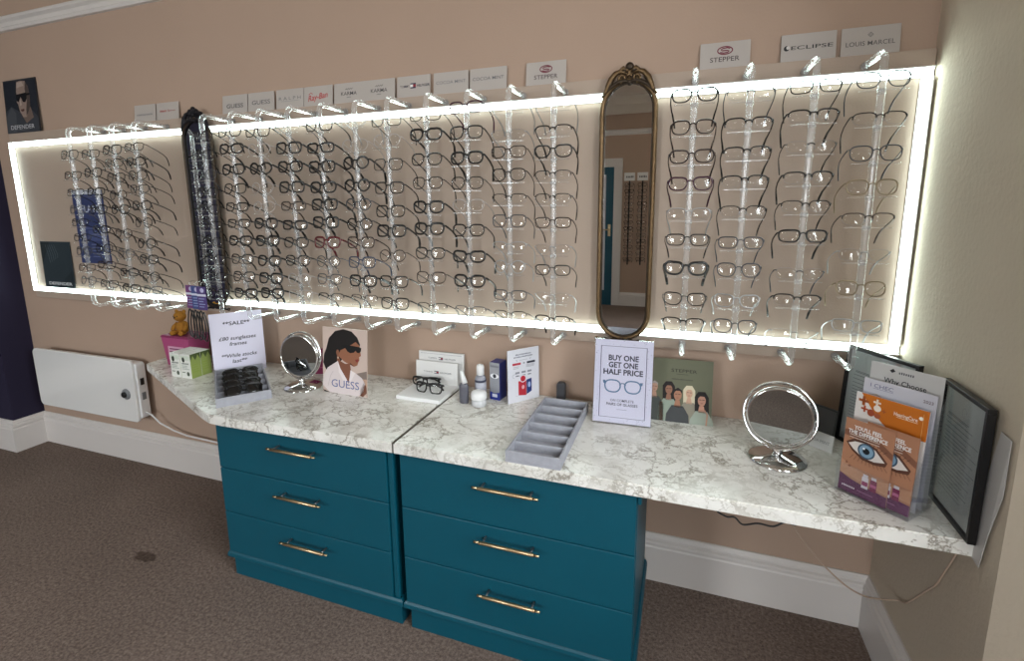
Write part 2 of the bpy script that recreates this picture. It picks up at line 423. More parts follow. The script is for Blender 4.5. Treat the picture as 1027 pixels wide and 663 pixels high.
# door in the far wall (seen in the tall mirror)
DX1, DX0, DT = -1.045, -1.86, 2.10
m = MB()
for a, b in (((DX1, 0), (DX1+.125, DT)), ((DX0-.125, 0), (DX0, DT)), ((DX0-.125, DT+.0005), (DX1+.125, DT+.125))):
    m.box((a[0], YF, a[1]), (b[0], YF+.03, b[1]), TRIM, .006)
struct(m.build('trim_5'))
m = MB()
gx0, gx1, gz0, gz1 = DX0+.12, DX1-.115, .23, 1.99
for a, b in (((DX0, 0), (gx0, DT)), ((gx1, 0), (DX1, DT)), ((gx0, 0), (gx1, gz0)), ((gx0, gz1), (gx1, DT))):
    m.box((a[0], YF+.002, a[1]), (b[0], YF+.022, b[1]), TEALD)
door = struct(m.build('door_1'))
m = MB(); m.box((gx0, YF+.004, gz0), (gx1, YF+.012, gz1), mat('frosted_pane', '#d5d0d6', .25)); m.build('pane', door)
m = MB(); m.box((DX1-.075, YF+.022, 1.07), (DX1-.035, YF+.027, 1.25), BRASS, .002)
m.tube([(DX1-.055, YF+.027, 1.17), (DX1-.055, YF+.06, 1.17), (DX1-.15, YF+.06, 1.17)], .008, BRASS); m.build('door_handle', door)
def notice(a):
    a.rect(-.09, .19, .09, .26, '#b8464a'); a.rect(-.08, .20, 0, .25, '#dcd6dc'); a.lines(-.08, .08, .03, .17, 8, '#8d8d99', .004, 3)
nt_ = card('door_notice', 'white notice with a red band on the glass of the teal door', 'notice', .2, .28, .002, (gx1-.12, YF+.0145, 1.62), 180, 0, CARD, notice)

# ceiling lamps
for i, (x, y, w) in enumerate([(-.4, -2.6, 'near the bay window'), (-2.7, -2.6, 'over the middle of the carpet'), (-.4, -4.6, 'near the teal door'), (-2.7, -4.6, 'by the far window')]):
    t = thing('ceiling_light', 'round white flush ceiling light ' + w, 'ceiling light', (x, y, ZC), group='flush ceiling lights')
    m = MB(); m.lathe([(.19, 0), (.19, -.05), (.17, -.055), (.17, -.002)], WHITEP, n=32); m.build('rim', t)
    m = MB(); m.lathe([(.168, -.004), (.168, -.05), (.10, -.07), (0, -.076)], LAMP, n=32); m.build('diffuser', t)

# ------------------------------------------------------------------ display board with LED border
BX0, BX1, BZ0, BZ1, BY = -3.86, .686, 1.000, 1.993, -.02
board = thing('display_board', 'long wall mounted display board edged with glowing white LED strips', 'display board', (0, 0, 0))
m = MB(); m.box((BX0, BY, BZ0), (BX1, -.0006, BZ1), BOARD, .002); m.build('panel', board)
LX0, LX1, LZ0, LZ1, LW = -3.849, .682, 1.043, 1.941, .030
lip = .0035
for a, b, side in (((LX0, LZ1-LW), (LX1, LZ1), 't'), ((LX0, LZ0), (LX1, LZ0+LW), 'b'), ((LX0, LZ0+LW), (LX0+LW, LZ1-LW), 'l'), ((LX1-LW, LZ0+LW), (LX1, LZ1-LW), 'r')):
    m = MB(); m.box((a[0], BY-.004, a[1]), (b[0], BY-.0005, b[1]), WHITEP)
    if side == 't': m.box((a[0], BY-.016, b[1]-lip), (b[0], BY-.004, b[1]), WHITEP)
    if side == 'b': m.box((a[0], BY-.016, a[1]), (b[0], BY-.004, a[1]+lip), WHITEP)
    if side == 'l': m.box((a[0], BY-.016, a[1]), (a[0]+lip, BY-.004, b[1]), WHITEP)
    if side == 'r': m.box((b[0]-lip, BY-.016, a[1]), (b[0], BY-.004, b[1]), WHITEP)
    s = m.build('channel', board)
    g = .0038
    m = MB(); m.box((a[0]+g, BY-.0145, a[1]+(g if side != 'l' and side != 'r' else -g*0)), (b[0]-g, BY-.0041, b[1]-(g if side in 'tb' else 0)), LED); m.build('led_diffuser', s)

# ------------------------------------------------------------------ brand cards on the board's top ledge
def logo_swirl(a, cx, cz, k):
    ring = [(cx+k*.021*math.cos(t), cz+k*.0115*math.sin(t)) for t in [i*2*PI/28 for i in range(28)]]
    a.stroke(ring, k*.0032, '#6e2236', True)
    S = [(.014,.005),(.006,.0075),(-.006,.0065),(-.012,.003),(-.008,-.0002),(.006,-.0008),(.012,-.003),(.008,-.0065),(-.004,-.0075),(-.014,-.005)]
    a.stroke([(cx+x*k, cz+z*k) for x, z in S], k*.0034, '#6e2236')
def art_word(w, width, h=.013, c='#3c3c40', z=.035, bold=.0, extra=None):
    def f(a):
        a.text(w, 0, z, h, c, width, bold)
        if extra: extra(a)
    return f
def art_karma(a):
    a.stroke([(-.018,.056),(-.012,.061),(-.008,.055),(-.002,.062),(.002,.056),(.008,.062),(.012,.056),(.019,.063)], .0025, '#3a3a3c')
    a.text('KARMA', 0, .040, .016, '#39393b', .082, .01); bars(a, 0, .024, .005, .022, '#6a6a6c', 6)
def art_script(a):
    a.text('Ray-Ban', 0, .040, .026, '#b03436', .106, .012, .25, .12)
    a.stroke([(-.052,.050),(-.040,.058),(-.030,.052)], .003, '#b03436')
def art_flag(a):
    a.text('TOMMY', -.041, .044, .010, '#2c2c3c', .046, .02); a.text('HILFIGER', .046, .044, .010, '#2c2c3c', .060, .02)
    a.rect(-.015, .034, .011, .055, '#2a2c48'); a.up(); a.rect(-.015, .039, -.002, .050, '#e4e0de'); a.rect(-.002, .039, .011, .050, '#8e2f3a')
def art_stepper(a):
    logo_swirl(a, 0, .057, 1.1); a.text('STEPPER', 0, .029, .016, '#4a3f42', .092, .004)
def art_c2(a):
    bars(a, -.030, .043, .010, .046, '#a0443f', 5, 2); bars(a, .034, .043, .006, .044, '#a0605c', 7, 4)
    a.stroke([(.0,.036),(.006,.052),(.012,.038)], .0025, '#a0443f')
def art_eclipse(a):
    a.ell(-.062, .042, .008, .0085, '#2c2c2e'); a.up(); a.ell(-.058, .044, .005, .0055, '#c9c6c3'); a.text('ECLIPSE', .010, .042, .012, '#3a3a3c', .118, .006)
def art_louis(a):
    a.text('LOUIS MARCEL', 0, .035, .014, '#5c5a5a', .130, .008); a.stroke([(0,.053),(.007,.060),(0,.067),(-.007,.060)], .0022, '#6c6a6a', True)
    a.stroke([(0,.057),(.003,.060),(0,.063),(-.003,.060)], .0015, '#6c6a6a', True)
GC = 'brand cards on the ledge of the display board'
cards = [
 (-2.695, lambda a: bars(a, 0, .035, .009, .118, '#77777a', 12, 3), 'pale grey card with small dark capitals on the ledge above the left rods'),
 (-2.530, art_c2, 'pale card with small red logo on the ledge above the left rods'),
 (-2.077, art_word('GUESS', .104, .020, '#4a4a4e', bold=.01), 'first card from the left in the long row, dark capitals on grey'),
 (-1.915, art_word('GUESS', .110, .020, '#55555a', z=.04, bold=.004), 'second card from the left in the long row, dark capitals on grey'),
 (-1.745, art_word('R A L P H', .125, .015, '#707073', z=.045, extra=lambda a: a.rect(-.05, .031, .05, .0325, '#8a8a8c')), 'third card in the long row, thin widely spaced grey capitals'),
 (-1.585, art_script, 'card with slanted red script lettering in the long row'),
 (-1.420, art_karma, 'left one of two cards with a black scribble above capitals'),
 (-1.266, art_karma, 'right one of two cards with a black scribble above capitals'),
 (-1.098, art_flag, 'card with a small navy white and red flag between tiny capitals'),
 (-.926, art_word('COCOA MINT', .132, .013, '#77777b', z=.045, bold=.012), 'card with faint spaced capitals, last but one in the long row'),
 (-.763, art_word('COCOA MINT', .132, .013, '#66666a', z=.045, bold=.012), 'card with faint spaced capitals at the right end of the long row'),
 (-.527, art_stepper, 'card with maroon oval swirl logo left of the tall gilt mirror'),
 (.098, art_stepper, 'card with maroon oval swirl logo right of the tall gilt mirror'),
 (.345, art_eclipse, 'card with dark round emblem before wide thin capitals'),
 (.514, art_louis, 'card with a small diamond emblem above capitals, nearest the right wall'),
]
for x, art, lab in cards:
    card('brand_card', lab, 'card', .156, .085, .003, (x, -.0165, BZ1), 0, 6, GREYCARD, art, GC)

# portrait posters
def art_man(a):
    W, H = .300, .290
    a.rect(-W/2, .0, W/2, H, '#22262e'); a.up()
    a.poly([(-.15,.0),(-.15,.12),(-.09,.15),(-.02,.12),(.10,.12),(.15,.08),(.15,0)], '#3a3d43'); a.up()
    a.poly([(-.15,.09),(-.09,.15),(-.05,.11),(-.06,0),(-.15,0)], '#484b50')
    a.poly([(.0,.10),(.09,.14),(.11,.08),(.04,.05)], '#6d5d55'); a.up()
    head = [(-.020,.285),(.015,.290),(.060,.285),(.084,.25),(.092,.20),(.088,.15),(.070,.115),(.045,.085),(.015,.085),(-.012,.12),(-.022,.16),(-.034,.175),(-.024,.195),(-.030,.23)]
    a.poly(head, '#8f7c72'); a.up()
    a.poly([(.046,.09),(.07,.115),(.088,.15),(.092,.20),(.084,.25),(.06,.285),(.052,.24),(.062,.18),(.05,.13)], '#4e443f')
    a.poly([(-.018,.28),(.03,.285),(.045,.26),(.0,.255),(-.022,.25)], '#a8968b'); a.up()
    a.poly([(-.034,.215),(.064,.222),(.066,.21),(.062,.185),(.048,.168),(.026,.170),(.016,.188),(.008,.200),(-.002,.188),(-.014,.172),(-.028,.178),(-.033,.195)], '#0c0c10')
    a.rect(.06, .205, .092, .216, '#0c0c10')
    a.poly([(.0,.13),(.03,.132),(.032,.122),(.015,.116),(.002,.120)], '#5e3f3a'); a.poly([(-.004,.15),(.012,.155),(.006,.19),(-.002,.175)], '#b09e92'); a.up()
    a.text('DEFENDER', .0, .032, .024, '#b9b9bd', .22, .006)
    a.rect(-.09, .012, .06, .014, '#77777c')
card('poster_card', 'dark poster of a man in sunglasses standing on the ledge at top left', 'poster', .300, .300, .008, (-3.706, -.022, BZ1), 0, 3, mat('poster_black', '#24262c', .4), art_man)
def art_dark(a):
    a.rect(-.135, .0, .135, .275, '#2b353b'); a.up()
    a.poly([(-.135,.14),(-.05,.275),(-.135,.275)], '#1c2327'); a.poly([(.135,0),(.135,.11),(-.02,0)], '#222b30')
    for i in range(5): a.stroke([(-.09+.02*i,.26),(-.07+.022*i,.20),(-.06+.018*i,.15+.008*i)], .003, '#5d6a70')
    a.up(); a.text('DEFENDER', .01, .026, .018, '#d9dde0', .215, .015)
card('poster_card', 'dark slate poster card standing in the lower left corner of the glowing board', 'poster', .275, .280, .004, (-3.585, -.0320, LZ0+LW+.0005), 0, 1.2, mat('poster_slate', '#2b353b', .4), art_dark)
def art_blue(a):
    a.rect(-.128, 0, .128, .42, '#333d66'); a.up()
    a.rect(-.128, .395, .128, .42, '#b9bdc9'); a.text('RELATE!', 0, .315, .042, '#b9bfd4', .20, .01)
    a.rect(-.10, .20, .10, .205, '#5b6591'); a.rect(-.03, .13, .11, .19, '#46507c'); a.lines(-.02, .10, .04, .11, 5, '#7079a0', .004, 5)
card('leaflet_poster', 'navy blue poster behind the two leftmost rods on the board', 'poster', .257, .42, .004, (-3.228, -.026, 1.232), 0, 0, mat('poster_navy', '#333d66', .35), art_blue)

# ------------------------------------------------------------------ oval wall mirrors
def stadium(w, z0, z1, n=14):
    r = w; P = []
    for i in range(n+1): a = PI*i/n; P.append((r*math.cos(a), z1-r+r*1.02*math.sin(a)))
    for i in range(n+1): a = PI+PI*i/n; P.append((r*math.cos(a), z0+r+r*1.02*math.sin(a)))
    return P
def spiral(cx, cz, r0, turns, dirn, a0, n=22):
    return [(cx+r0*(1-.8*i/n)*math.cos(a0+dirn*2*PI*turns*i/n), cz+r0*(1-.8*i/n)*math.sin(a0+dirn*2*PI*turns*i/n)) for i in range(n+1)]
def make_mirror(label, x, GILT=GILT, GILTD=GILTD):
    t = thing('oval_wall_mirror', label, 'mirror', (x, -.046, 0), group=None)
    S = stadium(.094, 1.035, 1.972)
    m = MB(); m.tube([(p[0], 0, p[1]) for p in S], .0085, GILT, 10, True, up=(0,1,0)); m.tube([(p[0]*.9, -.004, 1.5+(p[1]-1.5)*.981) for p in S], .003, GILTD, 6, True, up=(0,1,0)); m.build('frame', t)
    m = MB(); q = [(p[0]*.93, 1.5+(p[1]-1.5)*.985) for p in S]
    A = [m.bm.verts.new((a, .001, b)) for a, b in q]; B = [m.bm.verts.new((a, .005, b)) for a, b in q]
    m.face(A, MIRROR); m.face(B[::-1], GILTD)
    for i in range(len(A)): m.face([A[i], A[(i+1)%len(A)], B[(i+1)%len(A)], B[i]], GILTD)
    m.build('mirror_glass', t)
    m = MB(); y = -.006
    for sg in (-1, 1):
        def T(P, r, mm=GILT if GILT.name != 'dark_bronze' else GILTD): m.tube([(sg*p[0], y, p[1]) for p in P], r, mm, 7)
        T([(.000,1.968),(.018,1.972),(.040,1.968),(.062,1.955),(.078,1.938),(.088,1.925)], [.006,.008,.008,.007,.005,.003], GILTD)
        T([(.092,1.926),(.082,1.938),(.074,1.958),(.064,1.980),(.048,1.998),(.030,2.004),(.012,1.996)], [.004,.007,.010,.011,.010,.008,.006])
        T([(.080,1.936),(.070,1.960),(.056,1.980)], [.005,.009,.006], GILTD)
        T(spiral(.024, 1.980, .015, 1.3, 1, -PI/2), [.0060*(1-.4*i/22) for i in range(23)])
        T(spiral(.010, 1.999, .011, 1.1, -1, -PI/2), [.0060*(1-.4*i/22) for i in range(23)])
        T([(.004,2.004),(.022,2.014),(.034,2.004),(.026,1.994)], [.007,.009,.008,.004])
        m.ellipsoid((sg*.094, y, 1.924), (.005, .005, .005), GILT, 8)
    m.ellipsoid((0, y, 2.018), (.015, .010, .015), GILTD, 12); m.ellipsoid((-.014, y, 2.008), (.012,.008,.010), GILTD, 10); m.ellipsoid((.014, y, 2.008), (.012,.008,.010), GILTD, 10)
    m.ellipsoid((0, y-.002, 1.966), (.010, .008, .008), GILTD, 10)
    m.build('crest', t)
    m = MB()
    for sg in (-1, 1):
        m.tube([(sg*p[0], y, p[1]) for p in [(0,1.034),(.012,1.026),(.030,1.030),(.046,1.024),(.064,1.030),(.080,1.024),(.094,1.028)]], [.006,.005,.006,.005,.006,.005,.004], GILTD, 7)
        m.tube([(sg*p[0], y, p[1]) for p in spiral(.096, 1.028, .010, 1.1, 1, PI)], .0035, GILT, 6)
        m.tube([(sg*p[0], y, p[1]) for p in spiral(.026, 1.032, .009, 1.1, -1, 0)], .003, GILTD, 6)
    m.build('foot_scroll', t)
make_mirror('tall narrow oval mirror in antique gilt frame with crest, hung on the board', -.2115)
make_mirror('oval mirror showing dark reflection behind the crowded rods left of centre', -2.305, GILTD, mat('black_bronze', '#17151a', .5, metal=.4))

# ------------------------------------------------------------------ rods for the glasses
def arc(c, r, a0, a1, n, x=0): return [(x, c[0]+r*math.cos(a0+(a1-a0)*i/n), c[1]+r*math.sin(a0+(a1-a0)*i/n)) for i in range(n+1)]
RT, RB_, RY = 1.9565, 1.026, -.195
def rod_mesh():
    m = MB(); r = .032
    P = [(0, -.0205, RT)] + arc((RY+r, RT-r), r, PI/2, PI, 7) + arc((RY+r, RB_+r), r, PI, 3*PI/2, 7) + [(0, -.0205, RB_-.005)]
    m.tube(P, .0100, ACRYL, 14)
    return m.mesh('rod')
def bracket_mesh(w=.120):
    m = MB()
    m.lathe([(.0101,-.013),(.0116,-.012),(.0116,.001),(.0101,.002)], ACRYL, (0, 0, 0), 12)
    m.box((-.006, -.0128, -.0065), (.006, -.0085, -.0035), ACRYL, .0005)
    m.box((-w/2, -.0215, -.0065), (w/2, -.0129, -.0035), ACRYL, .001)
    return m.mesh('bracket')
def cap_mesh():
    m = MB(); m.lathe([(.0104,0),(.0138,.001),(.0138,.006),(.0104,.008)], ACRYL, (0,0,0), 14, Matrix.Rotation(PI/2, 4, 'X')); return m.mesh('wall_cap')
ROD, BRK, CAP = rod_mesh(), bracket_mesh(), cap_mesh()

# ------------------------------------------------------------------ eyeglasses
SHAPES = dict(r=(.0265, .0178, 3.9, 0), s=(.0262, .0218, 3.8, 0), o=(.0240, .0228, 2.05, 0), p=(.0257, .0213, 2.9, .12), c=(.0268, .0200, 2.9, .35),
              h=(.0265, .0172, 3.0, .08), l=(.0265, .0168, 3.0, .05))
COLS = dict(k=('black', '#0b0b0c', .25, 0), b=('dark brown', '#2c1a14', .25, 0), t=('tortoiseshell', '#4a2d18', .25, 0), s=('silver', '#a7a7a8', .3, .8),
            g=('gunmetal', '#4b4b4f', .35, .6), d=('pale gold', '#8a7a62', .35, .8), u=('dark blue', '#1d2c48', .3, 0), e=('red and black', '#5a161c', .25, 0),
            v=('plum', '#41202f', .25, 0), x=('pale grey', '#a9a19b', .25, 0))
WORD = dict(r='rectangular', s='square', o='round', p='rounded', c='cat-eye', h='half-rim', l='rimless')
WGT = {1: ('thin', .0016), 2: ('', .0022), 3: ('thick', .0033)}
def lens_outline(shape, sg, n=36):
    a, b, e, skew = SHAPES[shape]; P = []
    cx = sg*(a+.0088)
    for i in range(n):
        t = 2*PI*i/n; ct, st = math.cos(t), math.sin(t)
        x = a*math.copysign(abs(ct)**(2/e), ct); z = b*math.copysign(abs(st)**(2/e), st)
        o = sg*x/a
        if z > 0: z += skew*b*.45*max(0, o); z *= .94
        else: x *= 1-.10*(-z/b) - (.10*max(0, -o)*(-z/b)); z += .06*b*max(0, o)
        P.append((cx+x, z))
    return P
DROOP = math.radians(15)
def ybow(x): return 2.2*x*x
_GM = {}
def glass_meshes(shape, wgt, col):
    k = (shape, wgt, col)
    if k in _GM: return _GM[k]
    cname, hx, ro, me = COLS[col]
    fm = mat('frame_'+cname.replace(' ', '_'), hx, ro, metal=me)
    wire = mat('wire_silver', '#8c8c8e', .3, metal=.8)
    r = WGT[wgt][1]; a, b, e, sk = SHAPES[shape]
    front = MB(); W = 2*a+.0088
    for sg in (-1, 1):
        O = lens_outline(shape, sg)
        P = [(x, ybow(x), z) for x, z in O]
        if shape == 'l': front.tube(P, .0005, wire, 5, True, up=(0,1,0))
        elif shape == 'h':
            idx = [i for i in range(len(P)) if O[i][1] > -.002]; idx = [i for i in idx if i < 27] ; 
            top = sorted([P[i] for i in idx], key=lambda p: math.atan2(p[2]+.002, p[0]-sg*(a+.0088)))
            front.tube(top, r, fm, 6, up=(0,1,0)); front.tube(P, .0005, wire, 5, True, up=(0,1,0))
        else: front.tube(P, [r*(1+.3*max(0, p[2]/b)) for p in P], fm, 7, True, up=(0,1,0), flat=.8)
        # end piece
        zt = b*.55
        ex = sg*(W+.0005)
        front.tube([(sg*(W-.003), ybow(W-.003), zt*.95), (ex, ybow(W)+.001, zt), (ex+sg*.003, ybow(W)+.006, zt)], [r, max(r, .0014), max(r, .0013)], fm, 6)
        # nose pad
        front.tube([(sg*.0092, .001, .001), (sg*.0082, .003, -.003), (sg*.0088, .0035, -.008)], [.0006, .0012, .0008], wire if wgt < 3 else fm, 5)
    zb = b*.28
    front.tube([(-.0095, .0005, zb-.001), (-.005, -.0005, zb+.003), (0, -.001, zb+.004), (.005, -.0005, zb+.003), (.0095, .0005, zb-.001)], max(r, .0011), fm, 7)
    lens = []
    for sg in (-1, 1):
        O = lens_outline(shape, sg); cx = sg*(a+.0088); L = MB(); rings = []
        for yo in (-.0004, .0008):
            rr = []
            for s in (1.0, .66, .33):
                rr.append([L.bm.verts.new((cx+(x-cx)*s*.985, ybow(x)*0+ybow(cx+(x-cx)*s)+yo-.0016*(1-s*s), z*s*.985)) for x, z in O])
            c = L.bm.verts.new((cx, ybow(cx)+yo-.0016, 0))
            rings.append((rr, c))
        n = len(O)
        for w, (rr, c) in enumerate(rings):
            for A, B in zip(rr, rr[1:]):
                for i in range(n): L.face([A[i], A[(i+1)%n], B[(i+1)%n], B[i]], LENS, True)
            for i in range(n): L.face([rr[-1][i], rr[-1][(i+1)%n], c], LENS, True)
        A, B = rings[0][0][0], rings[1][0][0]
        for i in range(n): L.face([A[i], A[(i+1)%n], B[(i+1)%n], B[i]], LENS)
        lens.append(L.mesh('lens'))
    tem = []
    for sg in (-1, 1):
        T = MB(); x0 = sg*(W+.0035); y0 = ybow(W)+.006; z0 = b*.55
        rt = max(r*.95, .0013)
        P = [(x0, y0, z0), (x0+sg*.002, y0+.02, z0+.0005), (x0+sg*.003, y0+.05, z0+.001), (x0+sg*.0005, y0+.085, z0), (x0-sg*.003, y0+.105, z0-.004), (x0-sg*.007, y0+.122, z0-.016), (x0-sg*.010, y0+.134, z0-.031)]
        ca, sa = math.cos(DROOP), math.sin(DROOP)
        P = [(p[0], y0+(p[1]-y0)*ca+(p[2]-z0)*sa, z0-(p[1]-y0)*sa+(p[2]-z0)*ca) for p in P]
        T.tube(P, [rt, rt, rt, rt*1.05, rt*1.25, rt*1.5, rt*1.3], fm, 6, flat=1.25)
        tem.append(T.mesh('temple'))
    fmesh = front.mesh('front_frame')
    _GM[k] = (fmesh, lens, tem); return _GM[k]
ORD = ['topmost', 'second down', 'third down', 'fourth down', 'fifth down', 'sixth down', 'seventh down', 'eighth down', 'ninth down', 'tenth down']
def look(shape, wgt, col):
    w = WGT[wgt][0]
    if shape in 'l': w = ''
    return ' '.join(q for q in (w, COLS[col][0], WORD[shape]) if q)
def eyeglasses(style, label, group, loc, tilt=-9, rz=0, parts=True):
    sh, wg, co = style[0], int(style[1]), style[2]
    f, L, T = glass_meshes(sh, wg, co)
    t = thing('eyeglasses', label, 'glasses', loc, (math.radians(tilt), 0, math.radians(rz)), group)
    link('front_frame', f, t)
    for l in L: link('lens', l, t)
    for q in T: link('temple', q, t)
    return t

RODS = [  # x, where, [(z, style) ...]
 (-3.011, 'leftmost rod of the left group', '1.821 s1k 1.718 r1k 1.630 r1k 1.543 p1g 1.476 r1k 1.397 r1k 1.326 o1g 1.238 r1b 1.168 o1g'),
 (-2.851, 'second rod of the left group', '1.819 r1k 1.726 p2k 1.632 r2k 1.542 p2k 1.440 r2k 1.342 p1k 1.256 r2b 1.156 r1k'),
 (-2.687, 'third rod of the left group', '1.831 s2k 1.769 r1k 1.697 p1k 1.612 o1k 1.541 p2k 1.421 o1b 1.320 o1g 1.223 r2k 1.137 s2k'),
 (-2.530, 'fourth rod of the left group', '1.838 r1k 1.770 r2k 1.705 p1k 1.640 r1k 1.559 p2k 1.476 o1k 1.373 o2k 1.294 p2k 1.208 o1k 1.140 r1g'),
 (-2.086, 'rod before dark mirror', '1.861 p1k 1.782 r1k 1.694 p1g 1.614 o2k 1.537 p1k 1.464 r1k 1.385 p1k 1.305 p1k 1.225 r1k 1.144 p2k'),
 (-1.916, 'first rod right of dark mirror', '1.875 s2k 1.801 c3k 1.712 p3k 1.628 p2k 1.547 r2k 1.473 r2k 1.395 c3k 1.311 p2k 1.231 p2k 1.152 c3k'),
 (-1.758, 'second rod right of dark mirror', '1.866 s2k 1.791 o1x 1.711 o3k 1.628 o1x 1.546 o1x 1.474 p3k 1.397 p3k 1.308 p3k 1.229 s3k 1.160 p3k'),
 (-1.598, 'third rod right of dark mirror', '1.874 h1g 1.790 s3k 1.713 p3k 1.628 s3k 1.548 r2b 1.467 r3k 1.392 p2k 1.313 p2k 1.232 o1x 1.160 s1x'),
 (-1.434, 'fourth rod right of dark mirror', '1.871 s2k 1.783 r3k 1.707 s3k 1.624 p3k 1.553 s3k 1.479 s3k 1.395 s3e 1.314 o1g 1.238 p1g 1.158 h2k'),
 (-1.265, 'fifth rod right of dark mirror', '1.880 o1s 1.785 o1x 1.717 o3k 1.628 o3k 1.552 o2g 1.472 o2k 1.397 s2b 1.315 s2u 1.237 s3k 1.160 h1b'),
 (-1.116, 'fifth rod left of gilt mirror', '1.867 r1k 1.796 o1x 1.705 s1k 1.615 s2k 1.524 s2k 1.446 s3k 1.346 o1b 1.240 s2k 1.150 s2k'),
 (-.944, 'fourth rod left of gilt mirror', '1.877 r1k 1.809 c3k 1.718 p2k 1.630 p1k 1.539 p3k 1.456 p3k 1.360 p2k 1.264 p1b 1.143 h1k'),
 (-.777, 'third rod left of gilt mirror', '1.895 c2v 1.808 s2k 1.717 p3k 1.626 p1k 1.544 p1x 1.451 p2k 1.351 c3k 1.257 p3k 1.140 h1g'),
 (-.613, 'second rod left of gilt mirror', '1.885 l1s 1.791 l1s 1.731 c1b 1.651 p1k 1.566 h1k 1.486 s1g 1.392 h1s 1.317 o1s 1.210 r1g 1.131 h1k'),
 (-.448, 'first rod left of gilt mirror', '1.883 l1s 1.796 h2k 1.726 c2k 1.644 h1k 1.564 h1k 1.480 r1b 1.386 l1s 1.310 r1k 1.210 l1s 1.123 h2k'),
 (.0075, 'first rod right of gilt mirror', '1.876 c2k 1.780 p2b 1.690 c2b 1.605 c2v 1.510 h1s 1.425 r1k 1.331 c3k 1.228 c1k 1.145 h2k'),
 (.167, 'second rod right of gilt mirror', '1.868 h1g 1.781 h2k 1.695 h2k 1.609 h2k 1.516 h1k 1.418 r1g 1.331 p1g 1.230 c1s 1.146 p1g'),
 (.339, 'third rod right of gilt mirror', '1.874 r1k 1.793 h2k 1.705 l1k 1.615 h2k 1.530 h1k 1.441 r2k 1.325 l1g 1.242 h2k 1.131 l1s'),
 (.504, 'fourth rod right of gilt mirror', '1.879 p1g 1.775 h1k 1.679 p1g 1.584 p1d 1.492 h1b 1.387 l1s 1.287 p1d 1.172 r1s'),
]
GS = 1.05
for x, where, spec in RODS:
    tk = spec.split(); items = [(float(tk[i]), tk[i+1]) for i in range(0, len(tk), 2)]
    t = thing('hanging_display_rod', 'clear acrylic wall rod with brackets, the ' + where, 'display rod', (x, 0, 0), group='clear rods on the display board')
    link('rod', ROD, t)
    link('wall_cap', CAP, t, (0, -.0205, RT)); link('wall_cap', CAP, t, (0, -.0205, RB_-.005))
    for j, (z, st) in enumerate(items):
        sh = st[0]; b = SHAPES[sh][1]
        rr = WGT[int(st[1])][1]
        zb = z - (b*1.0 + rr)*GS*math.cos(math.radians(9))
        link('bracket', BRK, t, (0, RY, zb-.001))
        lab = f'{look(st[0], int(st[1]), st[2])} glasses, {ORD[j]} on {where}'
        # the rims stand on the bracket's bar, the bridge just before the rod
        yo = RY - .0155
        tl = -9 + random.uniform(-2.5, 2.5)
        eyeglasses(st, lab, 'glasses on the clear rods', (x+random.uniform(-.0005, .0005), yo, z), tl, random.uniform(-.8, .8)).scale = (GS,)*3

# ------------------------------------------------------------------ cabinets
def cabinet(label, x0, x1, handles, side_block):
    yf = -.545; t = thing('drawer_cabinet', label, 'cabinet', ((x0+x1)/2, 0, 0)); cx = (x0+x1)/2; w = (x1-x0)/2
    m = MB()
    m.box((-w, -.535, .094), (w, -.03, .706), TEAL); m.box((-w+.012, -.545, 0), (w-.0, -.03, .094), TEAL)
    m.build('carcass', t)
    m = MB(); m.sweep([(0,.085),(.0115,.085),(.0125,.092),(.011,.102),(.006,.110),(0,.112)][::-1], [(w+.0005, -.05), (w+.0005, -.5455), (-w-.0005, -.5455), (-w-.0005, -.05)][::-1], TEAL); m.build('plinth_moulding', t)
    if side_block:
        m = MB(); m.box((w+.0002, -.55, .665), (w+.012, -.05, .706), TEAL, .002); m.build('top_moulding', t)
    zs = [(.114, .2985), (.3015, .4945), (.4975, .702)]
    for i, (a, b) in enumerate(zs):
        m = MB(); m.box((-w+.002, -.557, a), (w-.002 if side_block else w-.026, -.5352, b), TEAL, .0025)
        d = m.build('drawer', t)
        hx0, hx1, hz = handles[i]; hx0 -= cx; hx1 -= cx
        h = MB(); y = -.592
        h.tube([(hx0, y, hz), (hx0+.018, y, hz)], .0042, BRASS, 10); h.tube([(hx1-.018, y, hz), (hx1, y, hz)], .0042, BRASS, 10)
        h.tube([(hx0+.018, y, hz), (hx0+.02, y, hz), (hx1-.02, y, hz), (hx1-.018, y, hz)], [.0048, .0062, .0062, .0048], BRASS, 12)
        for q in (hx0+.03, hx1-.03): h.tube([(q, y, hz), (q, -.5572, hz)], .004, mat('steel_post', '#8b8b8d', .3, metal=.9), 8); 
        h.build('handle', d)
    if not side_block:
        m = MB(); m.box((w-.024, -.552, .114), (w, -.5352, .702), TEAL, .005); m.build('end_stile', t)
    return t
cabinet('teal three drawer cabinet, the left of two under the marble counter', -1.757, -.930, [(-1.440, -1.215, .250), (-1.450, -1.230, .446), (-1.461, -1.236, .641)], False)
cabinet('teal three drawer cabinet, the right of two with brighter brass handles', -.902, -.096, [(-.602, -.383, .2535), (-.610, -.386, .4525), (-.612, -.389, .646)], True)

